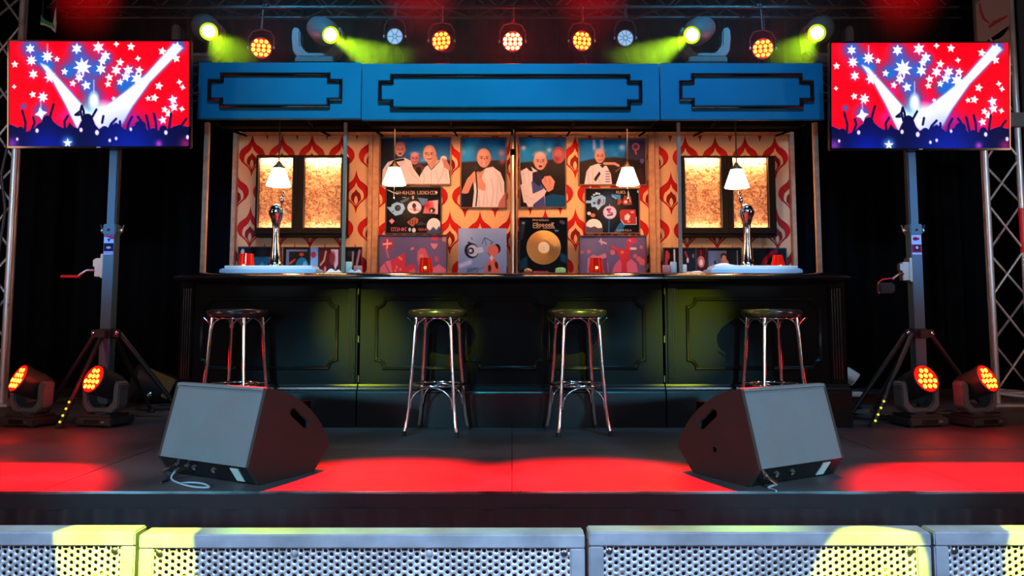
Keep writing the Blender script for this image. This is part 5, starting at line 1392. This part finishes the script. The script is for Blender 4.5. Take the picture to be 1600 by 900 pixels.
def par(px, py, yawx, kind, label, grp):
    Y = YT - .12; p = at(px, py, Y)
    root = thing('par_lamp', p, label, 'stage light', grp)
    D = Vector((yawx, -1, -.14)).normalized(); hm = dir_mtx((0, 0, 0), D)
    r = .088 if kind == 'red' else .072
    b = MB().lathe([(r * .5, -.17), (r * .8, -.16), (r * .95, -.1), (r, -.02), (r * 1.05, .0), (r * 1.05, .012), (r * .96, .012), (r * .94, .0)], 24, hm).build('can', 'fixture', root, smooth=40)
    if kind == 'red':
        MB().lathe([(r * .95, .0), (r * .93, .004), (.001, .005)], 24, hm).build('lens', 'lens_red', b)
        lb = MB()
        for x, y in led_pattern((3, 4, 4, 3), .043): lb.lathe([(.0175, .004), (.0165, .008), (.001, .011)], 12, hm @ Matrix.Translation((x, y, 0)))
        lb.build('led_cluster', 'led_hot' if px == 801 else 'led_red', b, smooth=60)
        light('red_glow', 'POINT', D * .1, 9 if px == 801 else 4, RED, size=.05, parent=root)
    else:
        MB().lathe([(r * .95, .0), (r * .93, .004), (.001, .008)], 24, hm).build('lens', 'lens_white', b)
        gr = MB()
        for i in range(9 if px > 800 else 6):
            t = 2 * PI * i / (9 if px > 800 else 6)
            gr.tube([hm @ Vector((r * .25 * math.cos(t), r * .25 * math.sin(t), .0105)), hm @ Vector((r * .92 * math.cos(t), r * .92 * math.sin(t), .0065))], .0022, 5)
        gr.tube([hm @ Vector((r * .25 * math.cos(R(t)), r * .25 * math.sin(R(t)), .0105)) for t in range(0, 360, 24)], .0022, 5, closed=True)
        gr.build('lens_ribs', 'fixture', b)
    top = .17
    yk = [(-r * 1.3, 0, -.005), (-r * 1.3, 0, .09), (-r * .9, 0, .15), (0, 0, top), (r * .9, 0, .15), (r * 1.3, 0, .09), (r * 1.3, 0, -.005)]
    MB().tube(yk, .007, 6).build('yoke', 'dark_metal', root, smooth=50)
    for s in (-1, 1): MB().lathe([(.014, 0), (.014, .012), (.006, .014)], 10, dir_mtx((s * r * 1.25, 0, 0), (s, 0, 0))).build('tilt_knob', 'chrome_soft', root)
    MB().tube([(0, 0, top), (0, .04, ZT - p.z - .0)], .01, 8).build('clamp_stem', 'dark_metal', root, smooth=50)
    c = MB(); c.lathe([(.026, -.02), (.026, .02)], 14, dir_mtx((0, .1, ZT - p.z), (1, 0, 0))); c.tube([(0, .02, ZT - p.z - .03), (0, .09, ZT - p.z - .01)], .012, 8); c.build('hook_clamp', 'dark_metal', root)
    ch = MB()
    for i in range(8): ch.lathe([(.001, -.006), (.006, 0), (.001, .006)], 6, Matrix.Translation((.012, -.02, top + .01 + i * .017)))
    ch.build('safety_chain', 'chrome_soft', root)
    cb = [(0, .16, -.03), (.05, .16, -.12), (.06, .12, -.2), (.02, .1, -.26)]
    MB().tube(cb, .004, 6).build('lead', 'cable', root, smooth=60)
GR = 'glowing red lamps on the overhead truss'
for px, py, yx, lb_ in ((408, 75, .3, 'red glowing round lamp at the far left of the row, under the left yellow beam'), (690, 64, -.28, 'red glowing round lamp left of the centre one'), (801, 65, .0, 'brightest red glowing round lamp in the centre of the row'),
                        (909, 64, .28, 'red glowing round lamp right of the centre one'), (1192, 76, -.3, 'red glowing round lamp at the far right of the row, over the right fascia board')):
    par(px, py, yx, 'red', lb_, GR)
par(617, 57, 0, 'white', 'unlit round lamp with pale blue ribbed lens, left of centre', 'unlit pale lamps on the overhead truss')
par(977, 59.5, 0, 'white', 'unlit round lamp with pale blue ribbed lens, right of centre', 'unlit pale lamps on the overhead truss')

def top_mover(px, py, s, tgt, label, e):
    """s = +1: the beam leaves to the right"""
    Y = YM - .02; f = at(px, py, Y - .12); zb = ZM + .25 - .02
    bx = at(px - s * 24, 60, Y).x
    root = thing('moving_head_light', (bx, Y + .12, zb), label, 'stage light', 'yellow moving-head lights on top of the canopy', )
    o = root.location
    MB().bb(-.17, .17, -.13, .13, 0.017, .075).build('base', 'fixture', root, bev=.01)
    hz_ = f.z - zb + .06
    pts = [(-.225, hz_ - .02), (-.22, hz_ + .07), (-.185, hz_ + .085), (-.15, hz_ + .05), (-.145, .2), (-.09, .13), (.09, .13), (.145, .2), (.15, hz_ + .05), (.185, hz_ + .085), (.22, hz_ + .07), (.225, hz_ - .02), (.21, .14), (.16, .09), (-.16, .09), (-.21, .14)]
    MB().prism([pts], -.06, .06).build('yoke', 'fixture_grey', root, bev=.012)
    MB().lathe([(.08, .07), (.08, .095)], 20).build('pan_bearing', 'fixture', root)
    lens = f - o; D = (Vector(tgt) - f).normalized(); D2 = Vector((D.x * 1.0, D.y, D.z)).normalized()
    hm = dir_mtx(lens, D2)
    hd = MB().lathe([(.04, -.42), (.075, -.4), (.1, -.33), (.115, -.2), (.115, -.1), (.092, -.03), (.078, 0.0), (.072, .0)], 28, hm).build('head', 'fixture_grey', root, smooth=40)
    MB().lathe([(.071, -.004), (.076, .012), (.067, .012), (.062, -.004)], 28, hm, cap=False).build('lens_ring', 'ring_yellow', hd, smooth=50)
    MB().lathe([(.058, -.003), (.056, .004), (.001, .014)], 28, hm).build('lens', 'lens_yellow', hd, smooth=60)
    l = light('beam_light', 'SPOT', lens + D * .05, e, (0.5, 1.0, 0.01), size=.03, angle=17, blend=.35, parent=root)
    l.rotation_mode = 'QUATERNION'; l.rotation_quaternion = D.to_track_quat('-Z', 'Y')
top_mover(326, 49, 1, (-1.3, 4.3, 1.85), 'yellow-beaming moving-head light at the far left above the fascia', 900)
top_mover(516, 54.5, 1, (0.0, 4.3, 1.75), 'yellow-beaming moving-head light standing over the left and centre fascia joint', 1500)
top_mover(1081.5, 54.5, -1, (0.0, 4.3, 1.75), 'yellow-beaming moving-head light standing over the centre and right fascia joint', 1500)
top_mover(1276.5, 51.5, -1, (1.3, 4.3, 1.85), 'yellow-beaming moving-head light at the far right above the fascia', 900)

# ================================================================== TRUSS TOWERS AT THE SIDES
def tower(s, label):
    Y = 6.35
    if s > 0: x = at(1562, 620, Y).x - .02
    else: x = at(3, 620, Y).x
    H = 5.2; a = .285
    root = thing('truss_tower', (x, Y, 0), label, 'truss', 'silver truss towers beside the stage')
    ch = [(0, 0), (s * a, 0), (s * a / 2, .25)]
    for cx, cy in ch: MB().tube([(cx, cy, .02), (cx, cy, H)], .025, 14).build('chord', 'alu', root, smooth=50)
    n = 13; st = (H - .2) / n
    for fi, (i, j) in enumerate(((0, 1), (1, 2), (2, 0))):
        for k in range(n):
            p, q = (ch[i], ch[j]) if k % 2 == 0 else (ch[j], ch[i])
            MB().tube([(p[0], p[1], .12 + k * st), (q[0], q[1], .12 + (k + 1) * st)], .0095, 8).build('brace', 'alu', root, smooth=50)
    for z in (.1, H - .05):
        for (i, j) in ((0, 1), (1, 2), (2, 0)): MB().tube([(*ch[i], z), (*ch[j], z)], .016, 8).build('end_bar', 'alu', root, smooth=50)
    MB().bb(-.12, a + .12, -.12, .4, 0, .02, Matrix.Scale(s, 4, (1, 0, 0))).build('base_plate', 'alu', root, bev=.004)
    MB().tube([(s * .0, 0, .1), (s * .0 - s * .0 + s * .6, -.35, .03)], .016, 8).build('outrigger', 'alu', root, smooth=50)
    if s > 0:
        MB().tube([(a, -.0, 1.62), (a, 0, 1.25)], .027, 14).build('red_sleeve', 'red_plastic', root, smooth=50)
        MB().bb(-.02, .32, -.06, -.02, 2.3, 2.42).build('clamp_plate', 'fixture_grey', root, bev=.004)
        MB().box((.16, -.05, 2.33), (.4, .06, .05), Matrix.Rotation(R(-8), 4, 'Y')).build('coupler', 'dark_metal', root, bev=.004) if False else None
    else:
        MB().tube([(-.06, -.03, 2.5), (-.03, -.04, 2.2), (-.08, -.04, 1.9), (-.03, -.04, 1.6), (-.07, -.04, 1.2), (-.04, -.04, .6)], .012, 8).build('cable_loom', 'cable', root, smooth=60)
tower(1, 'silver truss tower at the right edge behind the outer red floor light')
tower(-1, 'silver truss tower at the left edge with black cable loom')

# hanging banner at top right
p = at(1550, 0, 6.1)
bn = thing('hanging_banner', (p.x, 6.1, at(1550, 66, 6.1).z), 'dusty pink banner with red brush strokes hanging above the right television', 'banner')
def bl(px, py): q = at(px, py, 6.1); return (q.x - p.x, q.z - bn.location.z)
out = [bl(1527.5, 66), (bl(1524, 8)), bl(1533, -2), bl(1533, -40), bl(1577, -40), bl(1576.5, 40), bl(1540, 65)]
MB().prism([out], -.004, .004).build('cloth', 'banner', bn)
def stroke(pts, w):
    v = [bl(*q) for q in pts]; l = []; r = []
    for i, (x, z) in enumerate(v):
        a = Vector(v[max(i - 1, 0)]); b = Vector(v[min(i + 1, len(v) - 1)]); d = (b - a).normalized(); n = Vector((-d.y, d.x))
        l.append((x + n.x * w[i], z + n.y * w[i])); r.append((x - n.x * w[i], z - n.y * w[i]))
    return l + r[::-1]
MB().prism([stroke([(1530, 5), (1532, 18), (1537, 30), (1546, 37)], [.006, .01, .011, .004])], -.006, -.003).build('brush_stroke', 'banner_red', bn)
MB().prism([stroke([(1545, 43), (1553, 36), (1563, 31), (1574, 25)], [.01, .016, .014, .006])], -.006, -.003).build('brush_stroke', 'banner_red', bn)
MB().prism([[bl(1544, 66), bl(1562, 60), bl(1577, 48), bl(1577, 66)]], -.003, .003).build('lower_cloth', 'banner', bn)
MB().tube([(*bl(1533, -40)[:1], 0, bl(1533, -40)[1]), (bl(1533, -40)[0], 0, 6.4 - bn.location.z)], .004, 6).build('hanging_cord', 'cable', bn)
MB().tube([(bl(1577, -40)[0], 0, bl(1577, -40)[1]), (bl(1577, -40)[0], 0, 6.4 - bn.location.z)], .004, 6).build('hanging_cord', 'cable', bn)
# slate-blue side drape leg at the far right
o = MB().bb(-.2, .5, 0, .02, 0, 5.4).build('side_panel_board', 'slate'); o.name = 'masking_flat'
o.location = (at(1592, 50, 6.9).x + .2, 6.9, 0); tag(o, 'dark slate masking flat standing behind the right truss tower', 'panel')
# green and pale strap slung at top left
p = at(76, 30, 5.9)
gs = thing('hanging_strap', (p.x, 5.9, at(76, 40, 5.9).z), 'green and pale strap slung between two dark cords above the left television', 'strap')
def sl(px, py): q = at(px, py, 5.9); return (q.x - p.x, q.z - gs.location.z)
MB().prism([[sl(64.5, 23), sl(70, 31), sl(78, 35), (sl(84, 37)), sl(87, 46), sl(80, 44), sl(72, 40.5), sl(64, 39)]], -.006, .006).build('green_band', 'green', gs)
MB().prism([[sl(64, 39), sl(72, 40.5), sl(80, 44), sl(86, 51), sl(87.5, 46), sl(80, 41.5), sl(72, 38), sl(64, 35)]], -.008, .004).build('pale_edge', 'pale', gs)
MB().prism([[sl(86.8, 51), sl(83.5, 36), sl(86, 20), sl(87.8, 12), sl(88.5, 35)]], -.006, .004).build('pale_edge', 'pale', gs)
for px in (66, 88): MB().tube([(sl(px, 34)[0], 0, sl(px, 34)[1]), (sl(px, 2)[0], 0, 6.4 - gs.location.z)], .006, 6).build('cord', 'cable', gs)

# ================================================================== CLUTTER BEHIND THE STANDS
f = on_floor(232, 632)
r_ = thing('theatre_lantern', (f.x, f.y, 0), 'dark theatre lantern with khaki end lying on the deck left of the bar', 'stage light')
mt_ = dir_mtx((0, 0, .15), (-.75, -.5, .25))
bd = MB().lathe([(.04, -.28), (.1, -.26), (.13, -.15), (.13, .05), (.15, .1), (.15, .13), (.13, .12)], 28, mt_).build('body', 'fixture', r_, smooth=40)
MB().lathe([(.13, .11), (.12, .118), (.001, .12)], 28, mt_).build('end_cap', 'khaki', bd)
MB().box((.02, -.05, .2), (.24, .02, .17), Matrix.Rotation(R(24), 4, 'Y')).build('barn_door', 'khaki', r_, bev=.004)
MB().tube([(-.17, 0, .03), (-.15, .05, .02), (.15, .08, .02), (.2, .02, .12), (.12, -.02, .2)], .012, 8).build('bracket', 'dark_metal', r_, smooth=50)
MB().lathe([(.02, 0), (.025, .012), (.01, .02)], 12, dir_mtx((.06, -.12, .09), (0, -1, .2))).build('knob', 'chrome', r_)
rnd = random.Random(11)
def coil(px, py, r, n, label, seed):
    q = on_floor(px, py); rd = random.Random(seed); pts = []
    for i in range(n * 14):
        t = 2 * PI * i / 14; k = r * (1 + .25 * math.sin(i * .9 + seed) + rd.uniform(-.05, .05))
        pts.append((q.x + k * math.cos(t) * 1.3, q.y + k * math.sin(t) * .8, .009 + .004 * (i // 14) + rd.uniform(0, .004)))
    pts += [(pts[-1][0] + .2, pts[-1][1] + .1, .008)]
    o = MB().tube(pts, .007, 6).build('cable_coil', 'cable', smooth=60); tag(o, label, 'cable', 'black cable coils on the deck')
coil(255, 640, .13, 5, 'heap of black cable on the deck between the lantern and the bar', 1)
coil(118, 628, .16, 3, 'loose black cable on the deck behind the left pair of red lights', 2)
coil(1358, 655, .13, 4, 'loose black cable on the deck right of the bar end', 3)
coil(1490, 648, .14, 3, 'loose black cable on the deck between the right pair of red lights', 4)
f = on_floor(1333, 640)
r_ = thing('pale_lamp_housing', (f.x + .02, f.y + .1, 0), 'pale green and white lamp housing half hidden beyond the right end of the bar', 'lamp housing')
MB().lathe([(.03, -.09), (.055, -.06), (.06, .03), (.05, .04), (.045, .03)], 20, dir_mtx((.02, 0, .24), (.7, -.4, -.6))).build('housing', 'pale', r_, smooth=50)
MB().lathe([(.045, .02), (.04, .035), (.001, .04)], 18, dir_mtx((.02, 0, .24), (.7, -.4, -.6))).build('lens', 'lens_white', r_)
MB().box((.03, 0, .11), (.13, .1, .035)).build('ballast', 'pale', r_, bev=.006)
MB().tube([(0, 0, .02), (-.02, 0, .12), (0, 0, .22)], .012, 8).build('stem', 'dark_metal', r_)
MB().lathe([(.09, 0), (.09, .015), (.02, .025)], 20).build('foot', 'dark_metal', r_)

# ================================================================== CROWD BARRIER
PIT = -0.92
def perforated(W, H, pitch=.01495, rad=.0047, th=.0015):
    cw = pitch * .8660; nc = int(W / cw); nr = int(H / pitch) ; cw = W / nc
    seg = 8; vs = []; fs = []
    import itertools
    ring = [(math.cos(2 * PI * (k + .5) / seg), math.sin(2 * PI * (k + .5) / seg)) for k in range(seg)]
    hx, hz = cw / 2, pitch / 2
    out = []
    for cx_, cz_ in ring:
        s = max(abs(cx_) / hx, abs(cz_) / hz); out.append((cx_ / s, cz_ / s))
    # the cell's corners replace the nearest ring points so that cells tile without gaps
    corner = {}
    for qx in (-1, 1):
        for qz in (-1, 1):
            j = max(range(seg), key=lambda k: ring[k][0] * qx * .9 + ring[k][1] * qz)
            corner[j] = (qx * hx, qz * hz)
    cells = []
    for c in range(nc):
        x = -W / 2 + (c + .5) * cw; off = pitch / 2 if c % 2 else 0
        for r in range(nr):
            cells.append((x, H - (r + .5) * pitch - off if not (off and r == nr - 1) else None))
    C = np.array([(x, z) for x, z in cells if z is not None])
    ang_pts = []   # outer boundary: 8 points + 4 corners inserted in angular order
    bnd = [(hx, -hz), (hx, hz), (-hx, hz), (-hx, -hz)]
    o8 = [(hx, -hz), (hx, 0), (hx, hz), (0, hz), (-hx, hz), (-hx, 0), (-hx, -hz), (0, -hz)]
    i8 = [(math.cos(R(a)) * rad, math.sin(R(a)) * rad) for a in (-45, 0, 45, 90, 135, 180, 225, 270)]
    tpl = [(x, 0, z) for x, z in o8] + [(x, 0, z) for x, z in i8] + [(x, th * 2, z) for x, z in i8]
    tf = []
    for k in range(8):
        j = (k + 1) % 8
        tf.append((k, j, 8 + j, 8 + k)); tf.append((8 + k, 8 + j, 16 + j, 16 + k))
    T = np.array(tpl); F = np.array(tf); n = len(C)
    co = np.repeat(T[None], n, 0); co[:, :, 0] += C[:, 0:1]; co[:, :, 2] += C[:, 1:2]
    fa = F[None] + (np.arange(n) * 24)[:, None, None]
    co = co.reshape(-1, 3); fa = fa.reshape(-1, 4)
    me = bpy.data.meshes.new('perforated_sheet')
    me.vertices.add(len(co)); me.vertices.foreach_set('co', co.ravel())
    me.loops.add(fa.size); me.loops.foreach_set('vertex_index', fa.ravel().astype(np.int32))
    me.polygons.add(len(fa)); me.polygons.foreach_set('loop_start', np.arange(0, fa.size, 4, dtype=np.int32)); me.update()
    me.materials.append(M['steel'])
    return me
BARM = {}
def barrier(px0, px1, pyt, label, rz=0.0):
    Y0 = 1.695
    a = at(px0, pyt + 11, Y0); b = at(px1, pyt + 11, Y0); W = b.x - a.x; H = a.z - PIT; xc = (a.x + b.x) / 2
    root = thing('crowd_barrier', (xc, Y0, PIT), label, 'barrier', 'perforated steel crowd barriers')
    fw = .034; g = .002
    top = MB().bb(-W / 2 + g, W / 2 - g, -.001, .055, H - .030, H).build('top_rail', 'steel_frame', root, bev=.003)
    for s in (-1, 1):
        MB().bb(s * W / 2 - s * g, s * W / 2 - s * fw, 0, .05, .04, H - .030).build('side_rail', 'steel_frame', root, bev=.003)
    MB().bb(-W / 2 + fw, W / 2 - fw, 0, .05, .04, .1).build('bottom_rail', 'steel_frame', root, bev=.003)
    sw, sh = W - 2 * fw + .012, H - .03 - .1 + .004
    key = round(sw, 3), round(sh, 2)
    if key not in BARM: BARM[key] = perforated(sw, sh)
    o = bpy.data.objects.new('perforated_sheet', BARM[key]); COL.objects.link(o); o.parent = root; o.location = (0, .004, .098)
    n = max(2, int(W / .23))
    for i in range(n):
        x = -W / 2 + fw + .012 + (W - 2 * fw - .024) * i / (n - 1)
        MB().lathe([(.0075, 0), (.0072, .0025), (.004, .004), (.001, .004)], 12, dir_mtx((x, .003, H - .040), (0, -1, 0))).build('rivet', 'chrome_soft' if i in (0, n - 1) else 'steel_frame', root, smooth=50)
    for s in (-1, 1):   # braces and floor plate at the stage side
        MB().tube([(s * W * .4, .05, H - .1), (s * W * .4, .75, .03)], .018, 8).build('back_brace', 'steel_frame', root, smooth=50)
    MB().bb(-W / 2 + g, W / 2 - g, .0, .8, 0, .03).build('foot_plate', 'steel_frame', root)
    return root
barrier(-484, 213, 820, 'perforated steel crowd barrier cut off by the left edge of the picture')
barrier(216, 915, 824, 'wide perforated steel crowd barrier left of centre')
barrier(918.5, 1456, 820.5, 'narrower perforated steel crowd barrier right of centre with a yellow-lit patch')
barrier(1457.5, 2154, 820, 'perforated steel crowd barrier cut off by the right edge of the picture')
